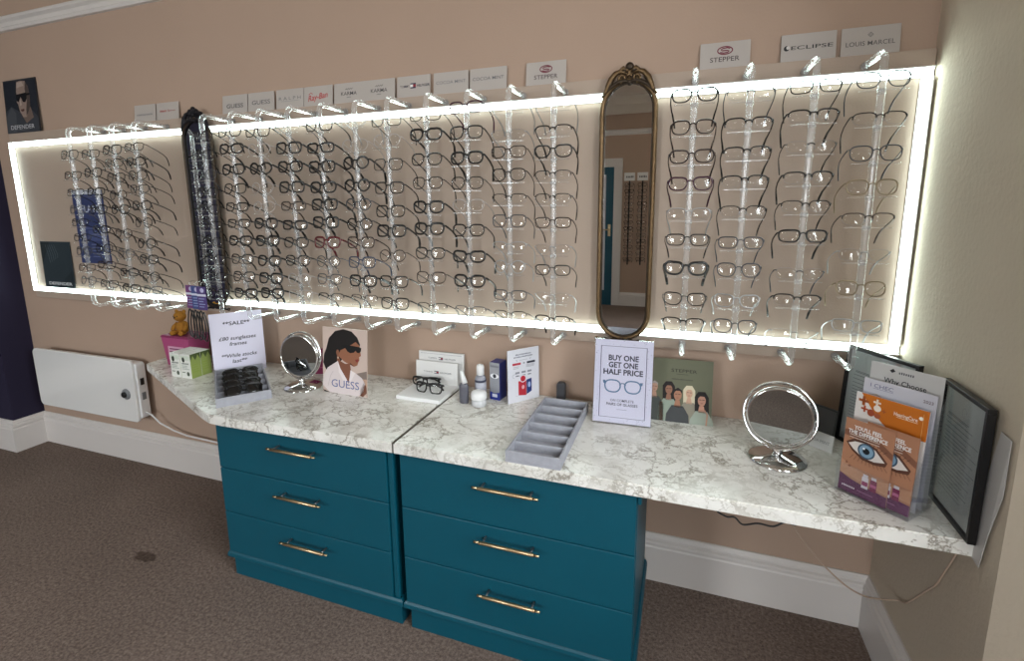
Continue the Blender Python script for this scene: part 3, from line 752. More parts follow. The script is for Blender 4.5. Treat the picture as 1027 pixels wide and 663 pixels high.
# counters
def slab(label, poly, z0=.707, z1=ZT):
    mb = MB(); mb.prism(poly, z0, z1, MARBLE)
    eds = [e for e in mb.bm.edges if abs(e.verts[0].co.z-e.verts[1].co.z) < 1e-6 and e.verts[0].co.z > z1-1e-4]
    bmesh.ops.bevel(mb.bm, geom=eds, offset=.004, segments=2, affect='EDGES')
    return tag(mb.build('marble_countertop'), label, 'countertop')
slab('white veined marble countertop over the left cabinet with clipped left corner', [(-2.648, -.001), (-2.628, -.220), (-1.800, -.575), (-1.735, -.598), (-1.670, -.602), (-.9150, -.577), (-.9150, -.001)])
ct_ = slab('long white veined marble countertop running from the seam to the right wall', [(-.9085, -.001), (-.9085, -.577), (XR-.001, -.577), (XR-.001, -.001)])
m = MB(); m.box((-.9146, -.5765, .709), (-.9089, -.002, ZT+.0004), mat('seam_shade_dark', '#4a4238', .5)); m.build('seam_shade_strip', ct_)  # dark strip in the open seam, painted in for the shade of the gap

# ------------------------------------------------------------------ panel heater and its cable
t = thing('panel_heater', 'white wall panel heater with grey dial at the left end', 'heater', (0, 0, 0))
m = MB(); hx0, hx1, hz0, hz1 = -3.852, -2.950, .312, .687
def rrect(x0, z0, x1, z1, r, n=5):
    P = []
    for cx, cz, a in ((x1-r, z1-r, 0), (x0+r, z1-r, PI/2), (x0+r, z0+r, PI), (x1-r, z0+r, 3*PI/2)):
        for i in range(n+1): P.append((cx+r*math.cos(a+PI/2*i/n), cz+r*math.sin(a+PI/2*i/n)))
    return P
def slab_xz(m, P, y0, y1, mt, inset=.004):
    cx = sum(p[0] for p in P)/len(P); cz = sum(p[1] for p in P)/len(P)
    def ring(y, s): return [m.bm.verts.new((p[0]-math.copysign(s, p[0]-cx), y, p[1]-math.copysign(s, p[1]-cz))) for p in P]
    R = [ring(y0, inset), ring(y0+inset, 0), ring(y1, 0)]; n = len(P)
    for A, B in zip(R, R[1:]):
        for i in range(n): m.face([A[i], A[(i+1)%n], B[(i+1)%n], B[i]], mt)
    m.face(R[0], mt); m.face(R[-1][::-1], mt)
slab_xz(m, rrect(hx0, hz0, hx1, hz1, .03), -.095, -.080, HEATW); m.build('front_panel', t)
m = MB(); slab_xz(m, rrect(hx0+.04, hz0+.02, hx1+.012, hz1-.02, .02), -.0795, -.030, WHITEP, .003); m.build('body', t)
m = MB(); m.box((-3.7, -.030, .40), (-3.66, -.001, .60), GREYP); m.box((-3.2, -.030, .40), (-3.16, -.001, .60), GREYP); m.build('wall_bracket', t)
m = MB(); m.lathe([(.032,0),(.032,.006),(.024,.010),(.018,.011)], GREYP, (-3.022, -.095, .482), 24, Matrix.Rotation(PI/2, 4, 'X')); m.lathe([(.017,.010),(.017,.020),(.014,.022)], BLACKP, (-3.022, -.095, .482), 20, Matrix.Rotation(PI/2, 4, 'X')); m.build('dial', t)
m = MB(); m.box((hx1+.012, -.066, .535), (hx1+.016, -.046, .575), BLACKP, .001); m.box((hx1+.012, -.066, .445), (hx1+.015, -.044, .49), GREYP, .001); m.build('switch', t)
m = MB(); m.tube([(hx1+.012, -.055, .368), (-2.90, -.055, .355), (-2.85, -.045, .305), (-2.76, -.035, .268), (-2.66, -.033, .250), (-2.50, -.031, .245), (-2.30, -.031, .240), (-2.0, -.031, .235)], .0045, WHITEP, 8); m.build('power_cable', t)

# ------------------------------------------------------------------ things on the counter, left to right
# charity box and bear
t = thing('collection_box', 'pink collection box at the far left end of the counter', 'box', (-2.42, -.145, ZT))
m = MB(); PINK = mat('pink_card', '#a04470', .45)
def frustum(m, a, b, h, mt, z0=0):
    A = [m.bm.verts.new((sx*a[0], sy*a[1], z0)) for sx, sy in ((-1,-1),(1,-1),(1,1),(-1,1))]; B = [m.bm.verts.new((sx*b[0], sy*b[1], z0+h)) for sx, sy in ((-1,-1),(1,-1),(1,1),(-1,1))]
    m.face(A[::-1], mt); m.face(B, mt)
    for i in range(4): m.face([A[i], A[(i+1)%4], B[(i+1)%4], B[i]], mt)
frustum(m, (.078, .052), (.094, .06), .150, PINK); m.build('tub', t)
m = MB(); frustum(m, (.097, .063), (.092, .058), .010, mat('dark_pink', '#7c2a50', .45), .1502); m.build('lid', t)
m = MB(); Art(m, -.0585).rect(-.055, .035, .055, .105, '#cf9fb5'); Art(m, -.0590).lines(-.045, .045, .05, .092, 4, '#6d3350', .006, 4); m.build('front_label', t)
def bear():
    t = thing('teddy_bear', 'small golden brown teddy bear sitting on the pink box', 'teddy bear', (-2.425, -.150, ZT+.1606), (0, 0, math.radians(8)))
    F = mat('golden_fur', '#9a6a2c', .95, spec=.1, noise=.25, nscale=90, bump=.6, bscale=260); D = mat('dark_fur', '#2a1d16', .9)
    m = MB(); m.ellipsoid((0, 0, .036), (.034, .029, .037), F); m.ellipsoid((-.004, -.006, .098), (.031, .029, .029), F); m.ellipsoid((-.006, -.027, .092), (.013, .012, .011), F, 12)
    for sg in (-1, 1):
        m.tube([(sg*.024, -.004, .058), (sg*.038, -.016, .040), (sg*.036, -.030, .024)], [.012, .012, .010], F, 10)
        m.tube([(sg*.018, -.010, .014), (sg*.026, -.034, .012), (sg*.030, -.048, .013)], [.014, .013, .012], F, 10)
        m.ellipsoid((sg*.024-.004, 0, .123), (.011, .007, .011), F, 10)
    m.build('body', t)
    m = MB(); m.ellipsoid((-.007, -.038, .096), (.006, .004, .0045), D, 8)
    for sg in (-1, 1): m.ellipsoid((sg*.011-.006, -.033, .103), (.0035, .003, .0035), D, 8)
    m.build('face', t)
    t.scale = (.95,)*3
bear()
# eye-care cartons
GREEN = mat('lime_card', '#8f9f55', .45); WH = mat('carton_white', '#d9dad4', .45)
def carton_art(a):
    a.rect(-.028, .088, .028, .110, '#c9d3c4'); a.ell(-.012, .090, .009, .013, '#3d463a', 14); a.up()
    bars(a, 0, .072, .008, .044, '#59645a', 7); a.lines(-.024, .024, .045, .060, 3, '#9aa39a', .003, 2); a.ell(.012, .022, .009, .011, '#4b5446', 14); a.rect(-.026, .026, -.006, .030, '#5f6a5c')
k = 0
for iy, yy in enumerate((-.318, -.264)):
    for ix, xx in enumerate((-2.275, -2.208)):
        m = MB(); m.box((-.0325, 0, 0), (.0325, .052, .118), WH)
        carton_art(Art(m))
        R = Matrix.Translation((.0327, .026, 0)) @ Matrix.Rotation(PI/2, 4, 'Z')
        a = Art(m, 0, .0004, R); a.rect(-.026, .0, .026, .118, GREEN); a.up(); a.poly([(-.026,.118),(-.026,.085),(-.013,.110),(0,.085),(.013,.110),(.026,.085),(.026,.118)], '#4c5a34'); a.lines(-.018, .018, .03, .065, 4, '#8da045', .003, 6)
        o = m.build('carton', None, (xx, yy, ZT))
        tag(o, ['white and green eye-care carton, front left of the block of four', 'white and green eye-care carton, front right of the block of four', 'white and green eye-care carton, back left of the block of four', 'white and green eye-care carton, back right of the block of four'][k], 'carton', 'block of four white and green cartons'); k += 1
# hanging spectacle cords
cordpos = [(-2.195, '#6b3c6e', 'purple'), (-2.147, '#3c4a7c', 'blue'), (-2.099, '#4a3a70', 'violet')]
for i, (x, c, nm) in enumerate(cordpos):
    t = thing('hanging_spectacle_cord', f'black spectacle cord hanging on a {nm} header card below the dark mirror', 'spectacle cord', (x, -.262-.01*i, 0), group='spectacle cords on header cards')
    m = MB(); m.box((-.028, 0, 1.075), (.028, .002, 1.185), ink(c)); a = Art(m); a.rect(-.028, 1.140, .028, 1.150, '#c6c8d8'); a.ell(.006, 1.168, .012, .011, '#b9b6d2', 16); a.lines(-.02, .02, 1.09, 1.128, 4, '#8f9ac0', .004, 8); m.build('header_card', t)
    m = MB()
    for q in range(2):
        o = -.010+.020*q
        P = [(o+ .023*math.sin(u*2*PI)*(.4+.6*math.sin(u*PI)), -.004-.003*q, 1.072-.138*(.5-.5*math.cos(u*2*PI))-.006*q) for u in [j/20 for j in range(21)]]
        m.tube(P, .0030, BLACKP, 6)
    m.build('cord', t)
    m = MB(); m.tube([(0, .001, 1.184), (0, .001, 1.20), (0, .02, 1.204), (0, .032, 1.20)], .0015, CHROME, 6); m.build('hook', t)
# sale sign
def art_sale(a):
    d = '#3d3b46'
    a.text('**SALE**', 0, .250, .018, d, .116, .02); a.text('£80 sunglasses', 0, .177, .018, d, .158, .016, .2); a.text('frames', 0, .148, .018, d, .074, .016, .2)
    a.text('**While stocks', 0, .090, .018, d, .152, .016, .2); a.text('last**', 0, .061, .018, d, .062, .016, .2)
card('sale_sign', 'white paper SALE sign standing behind the tray of black sunglasses', 'sign', .225, .302, .003, (-2.035, -.168, ZT), 50.5, 0, PAPER, art_sale)

def tray(label, loc, rz, w, l, n, h=.038):
    """velvet tray: local x = width, local -y end = front"""
    t = thing('display_tray', label, 'tray', loc, (0, 0, math.radians(rz)))
    m = MB(); th = .007
    m.box((-w/2, 0, 0), (w/2, l, .006), VELVET); m.box((-w/2, 0, .006), (w/2, th, h), VELVET, .0015); m.box((-w/2, l-th, .006), (w/2, l, h), VELVET, .0015)
    m.box((-w/2, th, .006), (-w/2+th, l-th, h), VELVET, .0015); m.box((w/2-th, th, .006), (w/2, l-th, h), VELVET, .0015); m.build('tray_body', t)
    for i in range(1, n):
        y = l*i/n; m = MB(); m.box((-w/2+th, y-.002, .006), (w/2-th, y+.002, h-.003), VELVET, .001); m.build('divider', t)
    return t
dx, dy = math.cos(math.radians(50.5)), math.sin(math.radians(50.5))
tray('grey velvet tray holding folded black sunglasses before the SALE sign', (-1.69, -.465, ZT), 50.5, .205, .425, 5)
# black folded sunglasses in the tray
def folded(name, label, cat, loc, rz, style='s3k', dark=True, scale=1.0, tilt=0, group=None):
    sh, wg, co = style[0], int(style[1]), style[2]
    f, L, T = glass_meshes(sh, wg, co)
    t = thing(name, label, cat, loc, (math.radians(tilt), 0, math.radians(rz)), group); t.scale = (scale,)*3
    link('front_frame', f, t)
    for l in L:
        if dark:
            l2 = l.copy(); l2.materials.clear(); l2.materials.append(DARKLENS); link('lens', l2, t)
        else: link('lens', l, t)
    fm = f.materials[0]; a, b = SHAPES[sh][:2]; W = 2*a+.0088
    for sg in (-1, 1):
        m = MB(); y = ybow(W)+.008+.006*(sg > 0)
        P = [(sg*(W+.003), y-.002, b*.55), (sg*(W-.004), y+.004, b*.55), (0, y+.006, b*.5), (-sg*.035, y+.006, b*.35), (-sg*.055, y+.007, -b*.1), (-sg*.062, y+.007, -b*.45)]
        m.tube(P, [.0022, .0024, .0024, .0024, .003, .0026], fm, 6, flat=1.5); m.build('temple', t)
    return t
for i, s in enumerate([.5, 1.5, 2.5, 3.5]):
    yl = .425*s/5 - .012
    px, py = -1.69 - dy*yl + random.uniform(-.004, .004), -.465 + dx*yl
    folded('sunglasses', ['folded black sunglasses in the front slot of the sale tray', 'folded black sunglasses in the second slot of the sale tray', 'folded black sunglasses in the third slot of the sale tray', 'folded black sunglasses in the fourth slot of the sale tray'][i], 'sunglasses', (px, py, ZT+.0535), 50.5, ['s3k', 'c3k', 's3k', 'c3k'][i], True, 1.1, -50, 'folded sunglasses in the sale tray')

# vanity mirrors
def vanity(label, base, disc, R, rz, tilt, br=.083, lean=0):
    t = thing('vanity_mirror', label, 'mirror', (base[0], base[1], ZT))
    m = MB(); m.lathe([(br, 0), (br, .004), (br*.96, .008), (br*.7, .016), (br*.3, .022), (.012, .026), (0, .027)], CHROME, n=40); m.build('base', t)
    c = Vector((disc[0]-base[0], disc[1]-base[1], disc[2]-ZT))
    Mz = Matrix.Rotation(math.radians(rz), 4, 'Z')
    # an upright ring on the base; the two-sided mirror swivels inside it
    m = MB(); Ry = R+.0075
    P = [c + Mz @ (Matrix.Rotation(-math.radians(lean), 4, 'X') @ Vector((Ry*math.cos(q), .0, Ry*math.sin(q)))) for q in [2*PI*i/48 for i in range(48)]]
    m.tube(P, .0042, CHROME, 10, True); m.tube([(0, 0, .020), c + Mz @ (Matrix.Rotation(-math.radians(lean), 4, 'X') @ Vector((0, 0, -Ry)))], [.016, .009], CHROME, 12)
    for sg in (-1, 1): m.tube([c + Mz @ Vector((sg*(Ry), 0, 0)), c + Mz @ Vector((sg*(R-.002), 0, 0))], .004, CHROME, 8)
    m.build('yoke', t)
    M = Matrix.Translation(c) @ Mz @ Matrix.Rotation(math.radians(-tilt), 4, 'X') @ Matrix.Rotation(PI/2, 4, 'X')
    m = MB(); m.lathe([(R-.008, .0135), (R-.004, .0150), (R, .011), (R+.0010, 0), (R, -.011), (R-.004, -.0150), (R-.008, -.0135)], CHROME, n=48, xf=M); 
    rim = m.build('rim', t)
    m = MB(); m.lathe([(0, .0136), (R-.0078, .0136), (R-.0078, .0116)], VMIR, n=48, xf=M, smooth=False); m.build('mirror_glass', t)
    m = MB(); m.lathe([(R-.0078, -.0116), (R-.0078, -.0136), (0, -.0136)], MIRROR, n=48, xf=M, smooth=False); m.build('magnifying_glass', t)
vanity('round chrome vanity mirror on the counter beside the SALE sign', (-1.592, -.238), (-1.592, -.240, .892), .096, 4, 0, .082, 8)
vanity('round chrome vanity mirror on the counter right of the green poster', (.306, -.290), (.303, -.292, .889), .094, -8, 0, .084, 14)

# magenta card behind the left vanity mirror
def art_mag(a): a.stroke([(-.012,.10),(-.002,.06),(.010,.105)], .004, '#b98aa3'); a.rect(-.02, .03, .02, .034, '#a8507a')
card('magenta_card', 'small magenta card between the left vanity mirror and the portrait poster', 'card', .062, .125, .012, (-1.632, -.070, ZT), 20, 4, mat('magenta_card', '#84154c', .4), art_mag)

# portrait poster of a woman in sunglasses
def art_woman(a):
    a.rect(-.120, 0, .120, .300, '#c2aea4'); a.up()
    a.poly([(.03,.092),(.12,.118),(.12,.08),(.05,.075)], '#7d6f68'); a.poly([(.04,.078),(.12,.082),(.12,.05),(.06,.05)], '#b99a85'); a.up()
    hair = [(-.118,.135),(-.112,.175),(-.10,.20),(-.085,.25),(-.05,.285),(-.005,.297),(.04,.29),(.07,.265),(.085,.235),(.08,.21),(.06,.225),(.03,.20),(-.0,.17),(-.02,.15),(-.03,.12),(-.06,.105),(-.10,.10)]
    a.poly(hair, '#16100f'); a.up()
    a.poly([(-.035,.175),(-.02,.20),(.03,.225),(.062,.245),(.082,.23),(.086,.205),(.09,.185),(.080,.178),(.082,.165),(.076,.155),(.070,.140),(.052,.132),(.03,.14),(.0,.15)], '#8e5d45')
    a.poly([(-.04,.19),(-.02,.15),(.005,.14),(.03,.145),(.035,.12),(.045,.06),(.02,.05),(-.015,.10),(-.04,.14)], '#7a4d39'); a.ell(-.036, .188, .008, .014, '#83553f', 12); a.up()
    a.poly([(-.018,.222),(.0,.226),(.04,.226),(.080,.224),(.092,.220),(.090,.205),(.080,.196),(.068,.198),(.062,.206),(.052,.196),(.032,.192),(.018,.198),(.008,.210)], '#0c0a0b')
    a.poly([(.058,.164),(.076,.169),(.078,.161),(.066,.153)], '#7d2f2c'); a.ell(-.034, .165, .004, .005, '#c9b6a0', 8)
    a.poly([(.030,.150),(.055,.133),(.03,.140)], '#5e3a2c'); a.up()
    a.poly([(-.120,.03),(-.115,.08),(-.09,.115),(-.05,.14),(-.035,.15),(-.02,.115),(.01,.075),(.022,.05),(.03,.085),(.034,.115),(.06,.105),(.095,.085),(.112,.06),(.10,.02),(.075,0),(-.08,0)], '#d4c8c8')
    a.poly([(.085,.03),(.105,.065),(.118,.05),(.12,.02),(.10,0),(.085,.005)], '#6d4534'); a.up()
    a.poly([(-.035,.15),(-.02,.115),(.015,.068),(.022,.05),(.0,.055),(-.03,.10)], '#e2d8d8'); a.poly([(.034,.115),(.03,.085),(.024,.055),(.04,.07),(.06,.105)], '#e0d6d6')
    a.poly([(-.120,.01),(-.08,0),(-.11,0)], '#1a1413'); a.stroke([(-.09,.03),(-.075,.08),(-.06,.10)], .002, '#b5a8aa'); a.stroke([(.06,.02),(.07,.06)], .002, '#b5a8aa'); a.up()
    a.text('GUESS', .005, .047, .036, '#5b6592', .150, .0)
card('portrait_poster', 'poster of a dark-haired woman in sunglasses and white shirt standing on the counter', 'poster', .240, .300, .004, (-1.357, -.254, ZT), -2, 5, mat('poster_beige', '#c2aea4', .4), art_woman).scale = (.97, 1, .955)

# white lettered cards and the white plinth with two pairs of glasses
def art_tag(a, z=.1, w=.13):
    a.text('TOMMY', -.042, z, .007, '#55555c', .045); a.text('HILFIGER', .045, z, .007, '#55555c', .055); a.rect(-.012, z-.006, .010, z+.006, '#2a2c40')
    a.up(); a.rect(-.012, z-.003, -.001, z+.003, '#dcd8d6'); a.rect(-.001, z-.003, .010, z+.003, '#933240')
def art_back(a): art_tag(a, .123); a.frame(-.103, .105, .103, .143, .0012, '#8a8a90')
card('lettered_card', 'taller white card with a thin outline leaning on the wall behind another', 'card', .222, .152, .012, (-1.008, -.030, ZT), 0, 3, CARD, art_back)
card('lettered_card', 'white card with flag mark standing at the back of the white plinth', 'card', .205, .100, .004, (-1.016, -.056, ZT+.0162), 0, 3, CARD, lambda a: art_tag(a, .052))
m = MB(); m.box((-.103, -.18, 0), (.103, .0, .016), WHITEP, .002); tag(m.build('display_plinth', None, (-1.014, -.050, ZT)), 'low white plinth under two pairs of black glasses beside the seam', 'plinth')
folded('eyeglasses', 'thick black square glasses at the back of the low white plinth', 'glasses', (-1.050, -.098, ZT+.016+.0226), 4, 'r3k', False, 1.0, -8, 'glasses on the white plinth')
folded('eyeglasses', 'thick black rectangular glasses at the front of the low white plinth', 'glasses', (-.998, -.166, ZT+.016+.0226), -3, 's3k', False, 1.0, -8, 'glasses on the white plinth')

# lens sprays, pot, carton
t = thing('spray_bottle', 'short clear spray bottle with white slanted nozzle near the white plinth', 'bottle', (-.826, -.178, ZT))
SM = mat('smoky_plastic', '#5a5a64', .15, spec=.6)
m = MB(); m.lathe([(.019,0),(.0205,.003),(.0205,.07),(.017,.080),(.010,.086)], SM, n=20, sy=.7); m.build('bottle', t)
m = MB(); m.tube([(.004, 0, .084), (-.002, 0, .108), (-.010, 0, .134)], [.012, .010, .006], WHITEP, 12); m.build('nozzle', t)
t = thing('spray_bottle', 'tall clear spray bottle with white cap before the wall', 'bottle', (-.777, -.118, ZT))
m = MB(); m.lathe([(.022,0),(.0235,.003),(.0235,.088),(.019,.100),(.014,.104)], mat('cloudy_plastic', '#8f9099', .15, spec=.6), n=22); m.build('bottle', t)
m = MB(); m.lathe([(.0238,.03),(.0238,.075)], ink('#b4b5c0'), n=22); m.lathe([(.0241,.078),(.0241,.086)], ink('#3d3f55'), n=22); m.build('band_label', t)
m = MB(); m.lathe([(.014,.1045),(.016,.106),(.016,.140),(.013,.148),(0,.149)], WHITEP, n=20); m.build('cap', t)
t = thing('cream_pot', 'round white lidded pot in front of the tall clear spray bottle', 'pot', (-.757, -.185, ZT))
m = MB(); m.lathe([(.027,0),(.030,.003),(.030,.030)], mat('frosted_plastic', '#c5c6c9', .2), n=26); m.build('jar', t)
m = MB(); m.lathe([(.031,.0302),(.0318,.033),(.0318,.050),(.028,.058),(.015,.063),(0,.064)], WHITEP, n=26); m.build('lid', t)
m = MB(); SILV = mat('silver_card', '#a9abb2', .25, metal=.35); BLUEC = mat('royal_blue_card', '#1c2a72', .35)
m.box((-.023, 0, 0), (.023, .058, .160), BLUEC)
a = Art(m); a.rect(-.023, .0, .023, .160, SILV); a.up(); a.rect(-.020, .140, .020, .148, '#6d6f78'); a.ell(0, .103, .020, .011, '#e6e6ea', 20); a.poly([(-.023,0),(.023,0),(.023,.035),(0,.028),(-.023,.035)], '#22318a'); a.lines(-.012, .012, .045, .085, 6, '#85878f', .003, 9); a.up(); a.ell(0, .103, .008, .009, '#33343c', 16); a.rect(-.012, .012, .012, .026, '#dfe1ee')
tag(m.build('eye_drop_carton', None, (-.716, -.112, ZT), (0, 0, math.radians(-9))), 'silver and royal blue carton with an eye printed on its front', 'carton')
# white leaflet
def art_leaf(a):
    bars(a, 0, .200, .006, .075, '#5d6070', 14, 2); bars(a, 0, .190, .006, .092, '#5d6070', 16, 3)
    a.stroke([(-.035,.178),(-.03,.174)], .002, '#55575f'); a.stroke([(.035,.18),(.03,.175)], .002, '#55575f'); a.rect(-.02, .175, .02, .1765, '#9a9ca4')
    for x, c in ((-.033, '#b63a48'), (.036, '#2c2e3c')): a.rect(x-.020, .157, x+.020, .166, c)
    a.ell(.002, .162, .005, .0035, '#8d8f98', 10); a.lines(-.05, -.02, .143, .149, 2, '#a0a2ab', .002, 3); a.lines(.012, .055, .143, .152, 3, '#a0a2ab', .002, 4)
    for x in (-.03, .0, .028): a.rect(x-.010, .120, x+.010, .128, '#8a8c96'); a.rect(x-.008, .108, x+.008, .113, '#7b7d88')
    a.stroke([(-.042+.012*math.cos(q), .112+.008*math.sin(q)) for q in [i*.5 for i in range(10)]], .0012, '#9a9ca6')
    a.poly([(-.026,.028),(.012,.022),(.012,.085),(-.026,.088)], '#b02a38'); a.poly([(.013,.025),(.038,.036),(.038,.092),(.013,.088)], '#26366f'); a.up()
    a.ell(-.004, .096, .016, .016, '#dfe0ea', 18); a.up(); a.ell(-.004, .096, .0125, .0125, '#b02a38', 18); a.ell(-.004, .06, .007, .009, '#d8a0a8', 12); a.ell(.026, .066, .007, .012, '#9fb0d8', 12)
    a.rect(-.04, .026, -.028, .0275, '#b7b9c4')
card('leaflet_card', 'white leaflet card showing red and blue cartons, leaning near the wall', 'leaflet', .150, .222, .004, (-.598, -.083, ZT), 50, 1, mat('leaflet_white', '#d6d6de', .35), art_leaf)
# small charcoal device
t = thing('door_chime', 'small charcoal rounded device standing against the wall behind the grey tray', 'device', (-.452, -.028, ZT))
m = MB(); slab_xz(m, [(x, z) for x, z in rrect(-.018, .0, .018, .080, .012)], -.020, .002, CHARC, .004); m.build('body', t)
m = MB(); slab_xz(m, rrect(-.028, 0, .028, .074, .010), .0025, .010, ACRYLT, .001); m.build('clear_backplate', t)
# long grey tray
tray('long grey velvet tray with six empty slots on the marble counter', (-.414, -.572, ZT), 0, .178, .462, 6)
# buy one sign in an acrylic stand
t = thing('offer_sign', 'white A4 offer sign with drawn blue spectacles in front of the gilt mirror', 'sign', (-.190, -.190, ZT), (0, 0, math.radians(2.2)))
def art_offer(a):
    n = '#3a3f63'; r = random.Random(3)
    for i in range(170):
        x, z = r.uniform(-.102, .102), r.uniform(.006, .318)
        if abs(x) > .086 or z < .022 or z > .300: a.rect(x-.0009, z-.0009, x+.0009, z+.0009, '#5a5d80')
    a.frame(-.082, .025, .082, .297, .0028, n)
    g = '#34354a'
    a.text('BUY ONE', 0, .254, .021, g, .108, .03); a.text('GET ONE', 0, .227, .021, g, .106, .03); a.text('HALF PRICE', 0, .200, .021, g, .142, .03)
    b = '#5d7d9f'
    for sg in (-1, 1):
        P = []
        for i in range(28):
            q = 2*PI*i/28; c, s_ = math.cos(q), math.sin(q)
            x = .028*math.copysign(abs(c)**.75, c); z = .023*math.copysign(abs(s_)**.75, s_)
            if z < 0: x *= 1+z*6
            P.append((sg*.036+x, .145+z))
        a.stroke(P, .0052, b, True); a.poly([(sg*.062,.165),(sg*.072,.166),(sg*.070,.155),(sg*.062,.150)], b)
    a.stroke([(-.012,.150),(-.004,.157),(.004,.157),(.012,.150)], .0042, b)
    a.text('ON COMPLETE', 0, .091, .010, g, .084, .015); a.text('PAIRS OF GLASSES', 0, .076, .010, g, .112, .015); a.rect(-.018, .056, .018, .0575, '#8a8da0')
R = Matrix.Rotation(-math.radians(9), 4, 'X')
m = MB(); m.box((-.104, 0, .004), (.104, .0015, .322), PAPER, 0); art_offer(Art(m)); t.scale = (1, 1, .962); p_ = m.build('sheet', t, None, (-math.radians(9), 0, 0))
m = MB(); m.box((-.106, -.0042, .002), (.106, -.0022, .324), ACRYLT, 0, R); m.box((-.106, .0020, .002), (.106, .0040, .324), ACRYLT, 0, R); m.box((-.106, -.003, 0), (.106, .065, .003), ACRYLT); m.build('acrylic_stand', t)
# green poster with five people
def art_group(a):
    a.rect(-.105, 0, .105, .232, '#646551'); a.up()
    a.text('STEPPER', .005, .190, .012, '#2e2e26', .090, .004); a.rect(-.022, .176, .02, .1775, '#3d3d33'); bars(a, 0, .158, .005, .075, '#44443a', 18, 5)
    def person(x, z, k, skin, hair, top, longh):
        k *= 1.13; w = .031*k
        if longh: a.poly([(x-.017*k, z-.045*k), (x-.019*k, z+.01*k), (x-.010*k, z+.024*k), (x+.008*k, z+.025*k), (x+.018*k, z+.010*k), (x+.020*k, z-.045*k)], hair)
        a.up(); a.poly([(x-w, 0), (x-w*.95, z-.055*k), (x-w*.5, z-.030*k), (x+w*.5, z-.030*k), (x+w, z-.055*k), (x+w*1.05, 0)], top)
        a.poly([(x-.006*k, z-.015*k), (x+.006*k, z-.015*k), (x+.009*k, z-.034*k), (x-.009*k, z-.034*k)], skin); a.up()
        a.ell(x, z, .0105*k, .0155*k, skin, 16); a.up()
        a.poly([(x-.011*k, z+.004*k), (x-.011*k, z+.014*k), (x, z+.021*k), (x+.011*k, z+.014*k), (x+.011*k, z+.004*k), (x+.006*k, z+.012*k), (x-.005*k, z+.012*k)], hair)
        a.rect(x-.0075*k, z+.0015*k, x-.001*k, z+.003*k, '#2a2523'); a.rect(x+.001*k, z+.0015*k, x+.0075*k, z+.003*k, '#2a2523'); a.rect(x-.003*k, z-.0085*k, x+.003*k, z-.007*k, '#84503f'); a.k -= 2
    a.k = 2; person(-.098, .122, 1.0, '#b58d79', '#9b958c', '#4b4f4c', False)
    a.k = 2; person(-.046, .118, 1.05, '#8d6450', '#1f1715', '#8f9a8d', True)
    a.poly([(-.076,0),(-.078,.07),(-.066,.07),(-.064,0)], '#7d4f38')
    a.k = 2; person(.026, .110, 1.0, '#c49d86', '#cfc4a9', '#8b8576', True)
    a.k = 7; person(-.014, .100, 1.15, '#a5755d', '#1d1817', '#3f4143', False)
    a.k = 7; person(.070, .088, 1.15, '#b98a76', '#1a1312', '#9aa397', True)
    a.k = 12; a.stroke([(.088,.0),(.090,.04),(.080,.055)], .005, '#b98a76')
card('group_poster', 'olive green poster of five people standing beside the offer sign', 'poster', .210, .232, .004, (.016, -.104, ZT), 1, 13, mat('poster_olive', '#646551', .5), art_group)

# cluster in the right corner
def art_doc(a, W, H, seed):
    a.rect(-W/2+.014, .014, W/2-.014, H-.014, '#b3b6b5'); a.up()
    a.stroke([(.0+.010*math.cos(q), H-.055+.012*math.sin(q)) for q in [i*.7 for i in range(9)]], .001, '#8b8e90')
    a.lines(-W/2+.035, W/2-.035, H-.082, H-.078, 2, '#6d7072', .002, seed, .5)
    for b0, b1 in ((H-.13, H-.092), (H-.20, H-.14), (H-.28, H-.21)): a.lines(-W/2+.030, W/2-.030, b0, b1, int((b1-b0)/.0085), '#787b7e', .0022, seed+int(b0*1000), .35)
def doc_frame(label, loc, rz, lean, W=.232, H=.325, seed=1):
    t = thing('document_frame', label, 'picture frame', loc, (-math.radians(lean), 0, math.radians(rz)))
    m = MB(); b = .011
    for p, q in (((-W/2,0),(W/2,b)), ((-W/2,H-b),(W/2,H)), ((-W/2,b),(-W/2+b,H-b)), ((W/2-b,b),(W/2,H-b))): m.box((p[0], 0, p[1]), (q[0], .017, q[1]), FRAMEB, .001)
    m.box((-W/2+b, .010, b), (W/2-b, .016, H-b), FRAMEB); m.build('frame', t)
    m = MB(); m.box((-W/2+b, .008, b), (W/2-b, .0098, H-b), mat('document_paper', '#b3b6b5', .5)); a = Art(m, .008); art_doc(a, W, H, seed); m.build('document', t)
    m = MB(); m.box((-W/2+b, .004, b), (W/2-b, .0055, H-b), WGLASS); m.build('glazing', t)
    return t
doc_frame('black framed document leaning across the corner behind the leaflet holder', (.578, -.165, ZT), -58, 3, .235, .330, 2)
doc_frame('black framed document standing along the right wall at the counter end', (.662, -.479, ZT), -91.2, 0, .222, .336, 5)
card('dark_picture', 'small dark grey picture leaning behind the right vanity mirror', 'picture', .130, .100, .006, (.462, -.040, ZT), -45, 8, mat('dark_grey_card', '#4f5051', .3), lambda a: a.frame(-.062, .004, .062, .096, .003, '#2b2c2d'))
card('lettered_card', 'small white card with faint capitals beside the right vanity mirror', 'card', .100, .055, .004, (.438, -.165, ZT), -40, 10, CARD, lambda a: a.text('COCOA MINT', 0, .027, .010, '#8b8b8d', .080))

